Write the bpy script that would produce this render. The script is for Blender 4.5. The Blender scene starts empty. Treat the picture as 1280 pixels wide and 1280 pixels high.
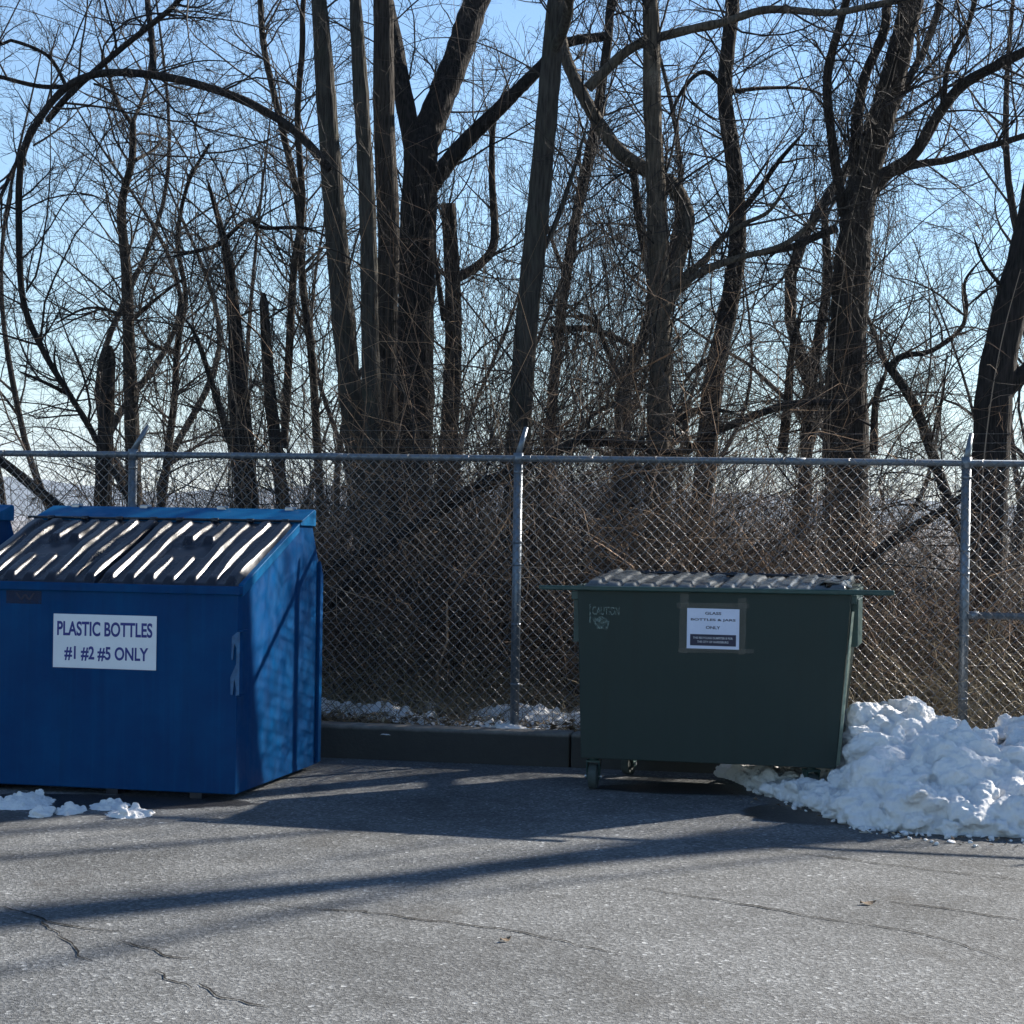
import bpy, math, random
import numpy as np
from mathutils import Vector
rng = np.random.default_rng(7); random.seed(7)
SC = bpy.context.scene; COL = SC.collection
# ------------------------------------------------------------------ camera, world, sun, exposure
H = 1.66; F = 2564.0; ROLL = 0.0155
cam = bpy.data.objects.new('camera', bpy.data.cameras.new('camera')); COL.objects.link(cam)
cam.location = (0, 0, H); cam.rotation_euler = (math.radians(90), -ROLL, 0)
cam.data.sensor_width = 36; cam.data.lens = F/1280*36; cam.data.clip_end = 20000; cam.data.clip_start = .1
SC.camera = cam
AZ = math.radians(52); EL = math.radians(26.6)
w = bpy.data.worlds.new('World'); SC.world = w; w.use_nodes = True
wn = w.node_tree.nodes; bg = wn['Background']
sky = wn.new('ShaderNodeTexSky'); sky.sky_type = 'NISHITA'; sky.sun_disc = False
sky.sun_elevation = EL; sky.sun_rotation = AZ; sky.altitude = 200; sky.air_density = 1.05; sky.dust_density = .02; sky.ozone_density = 4.5
w.node_tree.links.new(sky.outputs[0], bg.inputs[0]); bg.inputs[1].default_value = .059
SUNV = Vector((math.sin(AZ)*math.cos(EL), math.cos(AZ)*math.cos(EL), math.sin(EL)))
sun = bpy.data.lights.new('sun', 'SUN'); sun.energy = 5.0; sun.angle = math.radians(.53); sun.color = (1, .93, .83)
so = bpy.data.objects.new('sun', sun); COL.objects.link(so); so.rotation_euler = SUNV.to_track_quat('Z', 'Y').to_euler(); so.location = (20, 20, 20)
SC.view_settings.view_transform = 'Standard'; SC.view_settings.look = 'None'; SC.view_settings.gamma = 1
SC.view_settings.exposure = 1.55
SC.cycles.max_bounces = 5; SC.cycles.diffuse_bounces = 2; SC.cycles.glossy_bounces = 2; SC.cycles.transparent_max_bounces = 8
SC.cycles.use_denoising = True; SC.cycles.denoiser = 'OPENIMAGEDENOISE'; SC.cycles.denoising_input_passes = 'RGB_ALBEDO_NORMAL'; SC.cycles.denoising_prefilter = 'ACCURATE'

# ------------------------------------------------------------------ helpers
def at(px, py, Y):
    dx, dy = px-640, py-640
    return np.array([(dx+ROLL*dy)/F*Y, Y, H-(dy-ROLL*dx)/F*Y])
def gpt(px, py, z=0.0):
    dx, dy = px-640, py-640
    Y = (H-z)*F/(dy-ROLL*dx)
    return np.array([(dx+ROLL*dy)/F*Y, Y, z])
def tag(o, label=None, cat=None, group=None, kind=None):
    if label: o['label'] = label
    if cat: o['category'] = cat
    if group: o['group'] = group
    if kind: o['kind'] = kind
    return o
def empty(name, loc=(0, 0, 0), rz=0):
    o = bpy.data.objects.new(name, None); COL.objects.link(o); o.location = loc; o.rotation_euler = (0, 0, rz)
    o.empty_display_size = .2
    return o
def link(name, me, mat, parent=None):
    o = bpy.data.objects.new(name, me); COL.objects.link(o)
    if mat: me.materials.append(mat)
    if parent is not None: o.parent = parent
    return o
def np_mesh(name, V, Q, smooth=True):
    """V (n,3), Q (m,k) faces all of k corners"""
    me = bpy.data.meshes.new(name); V = np.asarray(V, dtype=np.float32); Q = np.asarray(Q, dtype=np.int32)
    k = Q.shape[1]
    me.vertices.add(len(V)); me.vertices.foreach_set('co', V.ravel())
    me.loops.add(Q.size); me.loops.foreach_set('vertex_index', Q.ravel())
    me.polygons.add(len(Q)); me.polygons.foreach_set('loop_start', np.arange(0, Q.size, k, dtype=np.int32))
    me.polygons.foreach_set('loop_total', np.full(len(Q), k, dtype=np.int32))
    me.polygons.foreach_set('use_smooth', np.full(len(Q), smooth, dtype=bool))
    me.update(calc_edges=True); return me
def nrm(a): return a/np.maximum(np.linalg.norm(a, axis=-1, keepdims=True), 1e-9)
def tubes(P, R, k=3):
    P = np.asarray(P, float); R = np.asarray(R, float); M, n, _ = P.shape
    T = np.empty_like(P); T[:, 1:-1] = P[:, 2:]-P[:, :-2]; T[:, 0] = P[:, 1]-P[:, 0]; T[:, -1] = P[:, -1]-P[:, -2]; T = nrm(T)
    mean = nrm(P[:, -1]-P[:, 0]+1e-6)
    ref = np.where(np.abs(mean[:, 2:3]) > .75, np.array([[1., .13, 0]]), np.array([[0, .1, 1.]]))
    A = nrm(np.cross(T, ref[:, None, :])); B = np.cross(T, A)
    th = np.arange(k)*2*np.pi/k
    V = P[:, :, None, :]+R[:, :, None, None]*(np.cos(th)[None, None, :, None]*A[:, :, None, :]+np.sin(th)[None, None, :, None]*B[:, :, None, :])
    base = (np.arange(M)[:, None]*n+np.arange(n-1)[None, :])*k
    j = np.arange(k); j2 = (j+1) % k
    b = base[:, :, None]
    Q = np.stack([b+j, b+j2, b+k+j2, b+k+j], axis=-1).reshape(-1, 4)
    return V.reshape(-1, 3), Q
class Acc:
    def __init__(s): s.V = []; s.Q = []; s.n = 0
    def add(s, V, Q): s.V.append(V); s.Q.append(Q+s.n); s.n += len(V)
    def tubes(s, P, R, k=3):
        if len(P): s.add(*tubes(P, R, k))
    def mesh(s, name, smooth=True): return np_mesh(name, np.concatenate(s.V), np.concatenate(s.Q), smooth)
    def obj(s, name, mat, parent=None, smooth=True):
        if not s.V: return None
        return link(name, s.mesh(name, smooth), mat, parent)
class MB:
    def __init__(s): s.v = []; s.f = []
    def poly(s, pts, faces):
        b = len(s.v); s.v += [tuple(map(float, p)) for p in pts]; s.f += [tuple(b+i for i in f) for f in faces]; return s
    def box(s, x0, x1, y0, y1, z0, z1):
        return s.poly([(x0, y0, z0), (x1, y0, z0), (x1, y1, z0), (x0, y1, z0), (x0, y0, z1), (x1, y0, z1), (x1, y1, z1), (x0, y1, z1)],
                      [(0, 3, 2, 1), (4, 5, 6, 7), (0, 1, 5, 4), (1, 2, 6, 5), (2, 3, 7, 6), (3, 0, 4, 7)])
    def prism_x(s, prof, x0, x1):           # profile (y,z) counter-clockwise, extruded along x
        n = len(prof)
        pts = [(x0, y, z) for y, z in prof]+[(x1, y, z) for y, z in prof]
        fs = [tuple(range(n)), tuple(reversed(range(n, 2*n)))]+[(i, i+n, (i+1) % n+n, (i+1) % n) for i in range(n)]
        return s.poly(pts, fs)
    def prism_y(s, prof, y0, y1):           # profile (x,z)
        n = len(prof)
        pts = [(x, y0, z) for x, z in prof]+[(x, y1, z) for x, z in prof]
        fs = [tuple(range(n)), tuple(reversed(range(n, 2*n)))]+[(i, i+n, (i+1) % n+n, (i+1) % n) for i in range(n)]
        return s.poly(pts, fs)
    def cyl(s, a, b, r, k=14, r2=None):
        a = Vector(a); b = Vector(b); d = (b-a).normalized(); u = d.orthogonal().normalized(); v = d.cross(u); r2 = r if r2 is None else r2
        pts = [a+r*(math.cos(t*2*math.pi/k)*u+math.sin(t*2*math.pi/k)*v) for t in range(k)]+[b+r2*(math.cos(t*2*math.pi/k)*u+math.sin(t*2*math.pi/k)*v) for t in range(k)]
        return s.poly(pts, [(i, (i+1) % k, (i+1) % k+k, i+k) for i in range(k)]+[tuple(reversed(range(k))), tuple(range(k, 2*k))])
    def build(s, name, mat, parent=None, bevel=0, smooth=False, seg=2):
        me = bpy.data.meshes.new(name); me.from_pydata(s.v, [], s.f); me.update()
        import bmesh
        bm = bmesh.new(); bm.from_mesh(me); bmesh.ops.recalc_face_normals(bm, faces=bm.faces); bm.to_mesh(me); bm.free()
        if smooth:
            for p in me.polygons: p.use_smooth = len(p.vertices) == 4
        o = link(name, me, mat, parent)
        if bevel:
            m = o.modifiers.new('bevel', 'BEVEL'); m.width = bevel; m.segments = seg; m.limit_method = 'ANGLE'; m.angle_limit = math.radians(35)
        return o

# ------------------------------------------------------------------ materials
class NT:
    def __init__(s, name):
        s.m = bpy.data.materials.new(name); s.m.use_nodes = True; s.t = s.m.node_tree; s.b = s.t.nodes['Principled BSDF']
        s.tc = s.t.nodes.new('ShaderNodeTexCoord').outputs['Object']
    def n(s, typ, **kw):
        nd = s.t.nodes.new(typ)
        for k, v in kw.items(): setattr(nd, k, v)
        return nd
    def l(s, a, b): s.t.links.new(a, b)
    def mp(s, scale, src=None):
        m = s.n('ShaderNodeMapping'); m.inputs['Scale'].default_value = scale; s.l(src or s.tc, m.inputs[0]); return m.outputs[0]
    def noise(s, scale, detail=4, src=None, rough=.55, dist=0):
        t = s.n('ShaderNodeTexNoise'); t.inputs['Scale'].default_value = scale; t.inputs['Detail'].default_value = detail
        t.inputs['Roughness'].default_value = rough; t.inputs['Distortion'].default_value = dist; s.l(src or s.tc, t.inputs['Vector']); return t.outputs[0]
    def voro(s, scale, feature='F1', src=None, out='Distance'):
        t = s.n('ShaderNodeTexVoronoi'); t.feature = feature; t.inputs['Scale'].default_value = scale; s.l(src or s.tc, t.inputs['Vector']); return t.outputs[out]
    def ramp(s, fac, stops):
        r = s.n('ShaderNodeValToRGB'); e = r.color_ramp.elements
        while len(e) < len(stops): e.new(.5)
        for i, (p, c) in enumerate(stops):
            e[i].position = p; c = c if hasattr(c, '__len__') else (c, c, c); e[i].color = (*c, 1)
        s.l(fac, r.inputs[0]); return r.outputs[0]
    def mix(s, fac, a, b, mode='MIX'):
        m = s.n('ShaderNodeMix'); m.data_type = 'RGBA'; m.blend_type = mode
        for sock, v in ((m.inputs[0], fac), (m.inputs[6], a), (m.inputs[7], b)):
            if hasattr(v, 'is_linked') or hasattr(v, 'links'): s.l(v, sock)
            elif hasattr(v, '__len__'): sock.default_value = (*v, 1)
            else: sock.default_value = v
        return m.outputs[2]
    def math(s, op, a, b=None):
        m = s.n('ShaderNodeMath'); m.operation = op
        for sock, v in ((m.inputs[0], a), (m.inputs[1], b)):
            if v is None: continue
            if hasattr(v, 'links'): s.l(v, sock)
            else: sock.default_value = v
        return m.outputs[0]
    def bump(s, h, strength=.3, dist=.01):
        b = s.n('ShaderNodeBump'); b.inputs['Strength'].default_value = strength; b.inputs['Distance'].default_value = dist
        s.l(h, b.inputs['Height']); s.l(b.outputs[0], s.b.inputs['Normal'])
    def set(s, col=None, rough=None, metal=None, spec=None):
        for k, v in (('Base Color', col), ('Roughness', rough), ('Metallic', metal), ('Specular IOR Level', spec)):
            if v is None: continue
            i = s.b.inputs[k]
            if hasattr(v, 'links'): s.l(v, i)
            elif hasattr(v, '__len__'): i.default_value = (*v, 1)
            else: i.default_value = v
        return s.m
def m_asphalt():
    t = NT('old grey asphalt')
    warp = t.mix(.004, t.tc, t.n('ShaderNodeTexNoise').outputs[1], 'ADD')
    c1 = t.voro(70, out='Color'); c2 = t.voro(230, out='Color')
    g1 = t.ramp(c1, [(0, .035), (.4, .10), (.75, .20), (.9, .34), (1, .75)])
    g2 = t.ramp(c2, [(0, .08), (.6, .19), (.95, .30), (1, .50)])
    g = t.mix(.3, g1, g2); g = t.mix(t.ramp(t.noise(160, 3, rough=.7), [(.5, 0), (.72, .55)]), g, (.05, .05, .05))
    big = t.ramp(t.noise(.75, 5, rough=.65), [(.3, .60), (.5, .95), (.7, 1.20)])
    med = t.ramp(t.noise(4.5, 4, rough=.7), [(.3, .84), (.7, 1.12)])
    g = t.mix(1, g, big, 'MULTIPLY'); g = t.mix(1, g, med, 'MULTIPLY')
    g = t.mix(1, g, (.85, .885, .90), 'MULTIPLY')
    # worn oil stain patches (real marks of the surface)
    st = t.ramp(t.noise(1.6, 5, rough=.6, src=t.mp((1, .5, 1))), [(.57, 0), (.70, .55)])
    g = t.mix(st, g, (.05, .047, .043))
    # melt water that has soaked the asphalt round the snow, world metres
    def ell(cx, cy, rx, ry, n=.35):
        mp = t.n('ShaderNodeMapping'); mp.inputs['Location'].default_value = (-cx/rx, -cy/ry, 0); mp.inputs['Scale'].default_value = (1/rx, 1/ry, 0)
        t.l(t.tc, mp.inputs[0]); ln = t.n('ShaderNodeVectorMath'); ln.operation = 'LENGTH'; t.l(mp.outputs[0], ln.inputs[0])
        d = t.math('ADD', ln.outputs['Value'], t.math('MULTIPLY', t.math('SUBTRACT', t.noise(3.2, 4), .5), n*2))
        return t.ramp(d, [(.92, 1), (1.0, 0)])
    wet = t.math('MAXIMUM', ell(2.75, 11.75, 1.28, 1.22, .12), t.math('MAXIMUM', t.math('MAXIMUM', ell(1.15, 12.42, .62, .26, .2), ell(1.72, 11.45, .42, .42, .15)), ell(-2.35, 11.5, .98, .30, .3)))
    g = t.mix(wet, g, t.mix(1, g, (.22, .22, .23), 'MULTIPLY'))
    rough = t.mix(wet, (.88,)*3, (.42,)*3)
    hgt = t.math('ADD', t.math('MULTIPLY', t.voro(70), .6), t.math('MULTIPLY', t.voro(230), .4))
    t.bump(hgt, .8, .008)
    return t.set(g, rough, spec=.3)
def m_soil():
    t = NT('brown leaf litter soil')
    c = t.ramp(t.voro(38, out='Color'), [(0, (.05, .036, .026)), (.5, (.11, .08, .055)), (.85, (.17, .125, .085)), (1, (.26, .21, .15))])
    big = t.ramp(t.noise(.18, 6, rough=.7), [(.3, .7), (.7, 1.15)])
    c = t.mix(1, c, big, 'MULTIPLY')
    sn = t.ramp(t.noise(.35, 8, rough=.72, src=t.mp((1, .35, 1))), [(.56, 0), (.585, 1)])
    c = t.mix(sn, c, (.80, .82, .86)); t.bump(t.voro(38), .5, .02)
    return t.set(c, .95, spec=.1)
def m_simple(name, col, rough=.5, metal=0, vary=.15, scale=6, bump=0, bscale=60, spec=.5, col2=None):
    t = NT(name)
    f = t.ramp(t.noise(scale, 5, rough=.65), [(.3, 0), (.7, 1)])
    a = tuple(c*(1-vary) for c in col); b = tuple(min(1, c*(1+vary)) for c in (col2 or col))
    c = t.mix(f, a, b)
    if bump: t.bump(t.noise(bscale, 3), bump, .004)
    return t.set(c, rough, metal, spec)
def m_paint(name, col, faded, dirt, rough=.42, chips=.74):
    t = NT(name)
    streak = t.noise(1, 4, src=t.mp((26, 26, 1.1)), rough=.6)
    cloud = t.noise(2.4, 5, rough=.65)
    c = t.mix(t.ramp(cloud, [(.35, 0), (.75, .55)]), col, faded)
    c = t.mix(t.ramp(streak, [(.5, 0), (.78, .38)]), c, faded)
    c = t.mix(t.ramp(t.noise(1, 5, src=t.mp((9, 9, .5))), [(.55, 0), (.8, .35)]), c, dirt)
    ch = t.ramp(t.noise(34, 5, rough=.75, src=t.mp((1, 1, .45))), [(chips, 0), (chips+.02, .8)])
    c = t.mix(ch, c, dirt)
    r = t.ramp(t.noise(9, 4), [(.3, rough-.08), (.7, rough+.18)])
    t.bump(t.noise(5, 3, rough=.4), .06, .010)
    t.b.inputs['IOR'].default_value = 1.17; return t.set(c, r, spec=.35)
def m_bark(name, col, dark, lich=None):
    t = NT(name)
    s = t.mp((14, 14, 1.6))
    ridge = t.voro(4.0, src=s); n2 = t.noise(5, 5, src=s, rough=.7)
    h = t.math('ADD', t.math('MULTIPLY', ridge, .7), t.math('MULTIPLY', n2, .6))
    c = t.mix(t.ramp(h, [(.35, 0), (.9, 1)]), dark, col)
    if lich: c = t.mix(t.ramp(t.noise(2.6, 5, rough=.7), [(.52, 0), (.7, .6)]), c, lich)
    t.bump(h, .8, .03)
    return t.set(c, .92, spec=.15)
def m_twig(name, a, b, p=.7):
    t = NT(name)
    gi = t.n('ShaderNodeNewGeometry').outputs['Random Per Island']
    mid = tuple(x*.75+y*.25 for x, y in zip(a, b))
    return t.set(t.ramp(gi, [(0, a), (p, mid), (1, b)]), .8, spec=.25)
def m_snow():
    t = NT('old lumpy snow')
    d = t.ramp(t.noise(2.2, 6, rough=.7), [(.55, 0), (.72, .35)])
    c = t.mix(d, (.96, .95, .93), (.66, .64, .62))
    sp = t.ramp(t.noise(38, 5, rough=.8), [(.70, 0), (.74, .6)])
    c = t.mix(sp, c, (.18, .15, .12))
    t.bump(t.math('ADD', t.noise(48, 6, rough=.8), t.math('MULTIPLY', t.voro(30), .8)), .9, .018)
    t.b.inputs['Subsurface Weight'].default_value = .0
    return t.set(c, .6, spec=.3)
def m_lid():
    t = NT('weathered black plastic lid')
    c = t.mix(t.ramp(t.noise(5, 5, rough=.7), [(.4, 0), (.75, .6)]), (.007, .009, .016), (.018, .021, .032))
    c = t.mix(t.ramp(t.noise(1, 4, src=t.mp((30, 2.2, 30))), [(.6, 0), (.8, .3)]), c, (.05, .05, .06))
    t.bump(t.noise(18, 4), .18, .006)
    return t.set(c, t.ramp(t.noise(8, 4), [(.3, .24), (.7, .36)]), spec=.42)
def m_concrete():
    t = NT('weathered concrete kerb')
    c = t.ramp(t.noise(9, 7, rough=.75), [(.25, (.10, .098, .09)), (.5, (.19, .185, .17)), (.8, (.30, .29, .265))])
    c = t.mix(t.ramp(t.noise(1.5, 5, rough=.7), [(.45, 0), (.7, .7)]), c, (.075, .072, .066))
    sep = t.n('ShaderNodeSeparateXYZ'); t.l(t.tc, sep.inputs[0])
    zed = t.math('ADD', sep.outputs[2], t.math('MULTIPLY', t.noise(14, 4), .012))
    c = t.mix(t.ramp(zed, [(.200, .93), (.214, 0)]), c, (.05, .05, .047))       # shade of the front face painted dark, top edge left light
    t.bump(t.noise(45, 5, rough=.7), .6, .01)
    return t.set(c, .92, spec=.2)
def m_galv(name='galvanised steel', col=(.15, .18, .21), rough=.38, metal=.5):
    t = NT(name)
    c = t.mix(t.ramp(t.voro(60, out='Color'), [(0, 0), (1, 1)]), tuple(x*.8 for x in col), tuple(x*1.15 for x in col))
    c = t.mix(t.ramp(t.noise(5, 5, rough=.7), [(.55, 0), (.75, .45)]), c, (.16, .14, .12))
    return t.set(c, rough, metal)
M = dict(
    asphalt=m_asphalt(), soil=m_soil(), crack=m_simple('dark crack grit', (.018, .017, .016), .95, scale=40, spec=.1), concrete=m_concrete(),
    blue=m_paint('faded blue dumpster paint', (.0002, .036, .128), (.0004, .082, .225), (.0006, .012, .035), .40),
    hood=m_paint('sunlit tint faded blue hood paint', (.002, .085, .22), (.012, .15, .32), (.004, .05, .13)),  # lighter blue copy: sun on hood and side rails put into the colour, plus fading
    bracket=m_simple('scraped pale blue steel', (.002, .065, .19), .45, 0, .3, 14, .1, 40, col2=(.012, .11, .24)),
    hinge=m_simple('worn hinge steel', (.35, .37, .40), .35, .7, .3, 20),
    green=m_paint('dark green dumpster paint', (.036, .049, .043), (.044, .057, .050), (.036, .038, .030), .5, .78),
    greend=m_simple('dark green steel trim', (.009, .045, .040), .42, .0, .3, 12),
    lid=m_lid(), snow=m_snow(), galv=m_galv(), wire=m_galv('dull galvanised wire', (.19, .19, .19), .36, .6),
    bark=m_bark('furrowed grey brown bark', (.055, .047, .040), (.015, .013, .012)),
    barksmooth=m_bark('grey green young bark', (.062, .058, .050), (.024, .022, .020), (.042, .048, .034)),
    barkdark=m_bark('wet dark bark', (.032, .028, .026), (.010, .009, .009)),
    lidgrey=None, barkpale=m_bark('mottled tan bark', (.12, .10, .076), (.032, .028, .024), (.17, .155, .125)),
    twig=m_twig('brown grey twigs', (.028, .024, .022), (.10, .086, .072)),
    twigdark=m_twig('dark twigs', (.014, .013, .013), (.055, .047, .042)),
    vine=m_twig('dry tan vines', (.05, .04, .032), (.34, .27, .20)),
    under=m_twig('dry brown brush', (.042, .028, .020), (.58, .39, .25), .80),
    grass=m_twig('dead straw grass', (.20, .15, .085), (.55, .45, .29)),
    leaf=m_twig('fallen brown leaves', (.09, .06, .04), (.40, .31, .20)),
    rubber=m_simple('worn caster rubber', (.045, .06, .055), .75, 0, .3, 30, .3, 80),
    signw=m_simple('white painted sign board', (.72, .76, .80), .45, 0, .05, 5), ink=m_simple('navy sign ink', (.012, .022, .20), .5, 0, .1),
    paper=m_simple('white paper notice', (.66, .70, .84), .6, 0, .05, 12), black=m_simple('black print', (.02, .02, .045), .6, 0, .2),
    tape=None, wornw=None, stamp=None, greyink=m_simple('pale print', (.5, .5, .52), .6),
)
def m_thin(name, col, alpha, scale, lo, hi, rough=.3):
    t = NT(name); a = t.ramp(t.noise(scale, 5, rough=.7), [(lo, 0), (hi, alpha)]); t.l(a, t.b.inputs['Alpha']); return t.set(col, rough)
M['lidgrey'] = m_simple('greyed ribbed plastic lid', (.085, .095, .10), .24, 0, .35, 7, .15, 25, .6)
M['tape'] = m_thin('yellowed clear tape', (.13, .125, .105), .42, 30, .18, .42, .35)
M['wornw'] = m_thin('worn sticker film', (.22, .29, .25), .6, 55, .40, .58, .6)
M['stamp'] = m_thin('faded dark sticker', (.001, .012, .055), .45, 30, .2, .5, .6)

# ------------------------------------------------------------------ setting: lot, kerb, ground beyond
TH = math.radians(11.6); ct, st_ = math.cos(TH), math.sin(TH)
P0 = np.array([0, 13.45])
def F2W(s, d): return np.array([P0[0]+s*ct+d*st_, P0[1]-s*st_+d*ct])
def W2D(x, y): return (x-P0[0])*st_+(y-P0[1])*ct
def W2S(x, y): return (x-P0[0])*ct-(y-P0[1])*st_
def terr(x, y):
    d = W2D(np.asarray(x, float), np.asarray(y, float)); s = W2S(np.asarray(x, float), np.asarray(y, float))
    drop = np.clip(d-3.0, 0, 62); z = .2-.155*drop+.02*np.sin(drop*.1)
    z = z+.05*np.sin(x*1.7+y*.6)*np.clip(d-.6, 0, 1)+.03*np.sin(x*4.1-y*2.7)*np.clip(d-.6, 0, 1)
    bank = np.clip((d-200)/1800, 0, 1)
    return z+bank*6*np.sin(x*.004)
V = []; 
lot = MB(); c = [F2W(-60, -60), F2W(60, -60), F2W(60, .02), F2W(-60, .02)]
lot.poly([(*p, 0) for p in c], [(0, 1, 2, 3)])
lot_o = tag(lot.build('parking_lot', M['asphalt']), kind='structure')
kb = MB(); kerb = empty('kerb', (P0[0], P0[1], 0), -TH); tag(kerb, kind='structure')
j = [-40, -20.3, -17.2, -14.1, -11.0, -8.0, -4.9, -1.9, .41, 3.45, 6.5, 9.6, 12.7, 30]
for a, b in zip(j[:-1], j[1:]):
    kb.box(a+.006, b-.006, 0, .20, -.2, .223)
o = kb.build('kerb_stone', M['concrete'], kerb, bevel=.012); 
# ragged asphalt skirt and grit strip against the kerb foot is part of the lot material
ss = np.concatenate([-np.geomspace(4, 3500, 40)[::-1], np.linspace(-3.8, 3.8, 50), np.geomspace(4, 3500, 40)])
dd = np.concatenate([np.linspace(.19, 3, 26), np.geomspace(3.1, 3300, 110)])
S, D = np.meshgrid(ss, dd); S = S*(1+0*D)
W = F2W(S, D); Z = terr(W[0], W[1]); Z[0] = .205
Vg = np.stack([W[0], W[1], Z], -1).reshape(-1, 3); ny, nx = S.shape
ii = (np.arange(ny-1)[:, None]*nx+np.arange(nx-1)[None, :]).ravel()
tag(link('woodland_ground', np_mesh('woodland_ground', Vg, np.stack([ii, ii+1, ii+nx+1, ii+nx], 1)), M['soil']), kind='structure')
# distant wooded ridge, a real range of hills about 2.6 km away
xs = np.linspace(-3500, 3500, 240); ys = np.linspace(0, 1, 14)
X, Yq = np.meshgrid(xs, ys); hh = 40+10*np.sin(X*.0051+1)+5*np.sin(X*.0137)+2*np.sin(X*.037)
Zr = -25+(hh+25)*np.sin(Yq*math.pi*.5); Vr = np.stack([X, 2500+Yq*900+60*np.sin(X*.004), Zr], -1).reshape(-1, 3); ny, nx = X.shape
ii = (np.arange(ny-1)[:, None]*nx+np.arange(nx-1)[None, :]).ravel()
tag(link('distant_hills', np_mesh('distant_hills', Vr, np.stack([ii, ii+1, ii+nx+1, ii+nx], 1)), m_simple('wooded hillside', (.055, .050, .042), .95, 0, .4, .01, spec=.1)), kind='structure')
hz = MB(); hz.box(-5200, 5200, -120, 4300, -30, 130); hz_o = hz.build('haze', None); hz_o.name = 'haze'; tag(hz_o, kind='stuff'); hz_o.display_type = 'WIRE'
hm = bpy.data.materials.new('pale air haze'); hm.use_nodes = True; hm.node_tree.nodes.remove(hm.node_tree.nodes['Principled BSDF'])
pv = hm.node_tree.nodes.new('ShaderNodeVolumePrincipled'); pv.inputs['Color'].default_value = (.66, .80, 1, 1); pv.inputs['Density'].default_value = .00018
hm.node_tree.links.new(pv.outputs[0], hm.node_tree.nodes['Material Output'].inputs['Volume']); hz_o.data.materials.append(hm)
# cracks in the asphalt: narrow dark grit-filled ribbons a few mm above the lot
CR = [[(0, 1133), (30, 1142), (50, 1152), (95, 1160), (150, 1165)], [(72, 1169), (90, 1180), (95, 1190), (115, 1202)],
      [(150, 1177), (190, 1187), (205, 1195), (245, 1200)], [(195, 1215), (215, 1227), (245, 1235)], [(250, 1230), (280, 1245), (340, 1262)],
      [(320, 1130), (375, 1135), (450, 1139), (525, 1150), (640, 1163), (705, 1177), (740, 1185), (805, 1200)],
      [(775, 1106), (855, 1119), (940, 1132), (1010, 1145), (1055, 1152), (1110, 1160), (1190, 1177), (1285, 1207)],
      [(950, 1062), (1015, 1071), (1215, 1094), (1290, 1102)], [(1110, 1127), (1190, 1137), (1285, 1152)],
      [(-60, 1120), (0, 1133)], [(50, 1152), (72, 1169)]]
for pl in CR:
    pts = np.array([gpt(*p)[:2] for p in pl]); seg = []
    for a, b in zip(pts[:-1], pts[1:]):
        n = max(2, int(np.linalg.norm(b-a)/.045)); seg += [a+(b-a)*t for t in np.arange(n)/n]
    seg.append(pts[-1]); seg = np.array(seg); jit = np.cumsum(rng.normal(0, .008, seg.shape), 0); jit -= np.linspace(0, 1, len(seg))[:, None]*jit[-1]
    seg = seg+jit*.7+rng.normal(0, .006, seg.shape)
    tg = nrm(np.gradient(seg, axis=0)); nn = np.stack([-tg[:, 1], tg[:, 0]], 1)
    wd = ((.0019+.0046*np.abs(tg[:, 0]))*np.clip(rng.normal(1, .3, len(seg)), .5, 1.8))[:, None]*np.clip(np.sin(np.linspace(.25, math.pi-.15, len(seg)))*1.5, .2, 1)[:, None]
    L = np.concatenate([seg+nn*wd, np.full((len(seg), 1), .004)], 1); R = np.concatenate([seg-nn*wd, np.full((len(seg), 1), .004)], 1)
    n = len(seg); i = np.arange(n-1)
    link('crack', np_mesh('crack', np.concatenate([L, R]), np.stack([i+n, i+1+n, i+1, i], 1)), M['crack'], lot_o)

# ------------------------------------------------------------------ text
def text_mesh(body, size, sx, off, font_shear=0, align='CENTER', spacing=1.0):
    cu = bpy.data.curves.new('t', 'FONT'); cu.body = body; cu.size = size; cu.offset = off; cu.align_x = align; cu.align_y = 'CENTER'; cu.shear = font_shear
    cu.space_character = spacing; cu.extrude = .0004
    ob = bpy.data.objects.new('t', cu); COL.objects.link(ob); bpy.context.view_layer.update()
    me = bpy.data.meshes.new_from_object(ob.evaluated_get(bpy.context.evaluated_depsgraph_get())); bpy.data.objects.remove(ob)
    v = np.empty(len(me.vertices)*3); me.vertices.foreach_get('co', v); v = v.reshape(-1, 3)
    return me, v, sx
def put_text(name, rows, mat, parent, y):
    """rows: (text, cx, cz, capital height, total width, bold); laid on the local x-z plane facing -y"""
    mb = MB()
    for body, cx, cz, hcap, wid, off in rows:
        me, v, _ = text_mesh(body, 1.0, 1, off)
        x0, x1 = v[:, 0].min(), v[:, 0].max(); z0, z1 = v[:, 1].min(), v[:, 1].max()
        X_ = (v[:, 0]-(x0+x1)/2)*wid/(x1-x0)+cx; Z_ = (v[:, 1]-(z0+z1)/2)*hcap/(z1-z0)+cz; Y_ = y-v[:, 2]
        mb = MB(); mb.poly(np.stack([X_, Y_, Z_], 1), [tuple(p.vertices) for p in me.polygons]); mb.build(name, mat, parent)

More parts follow.
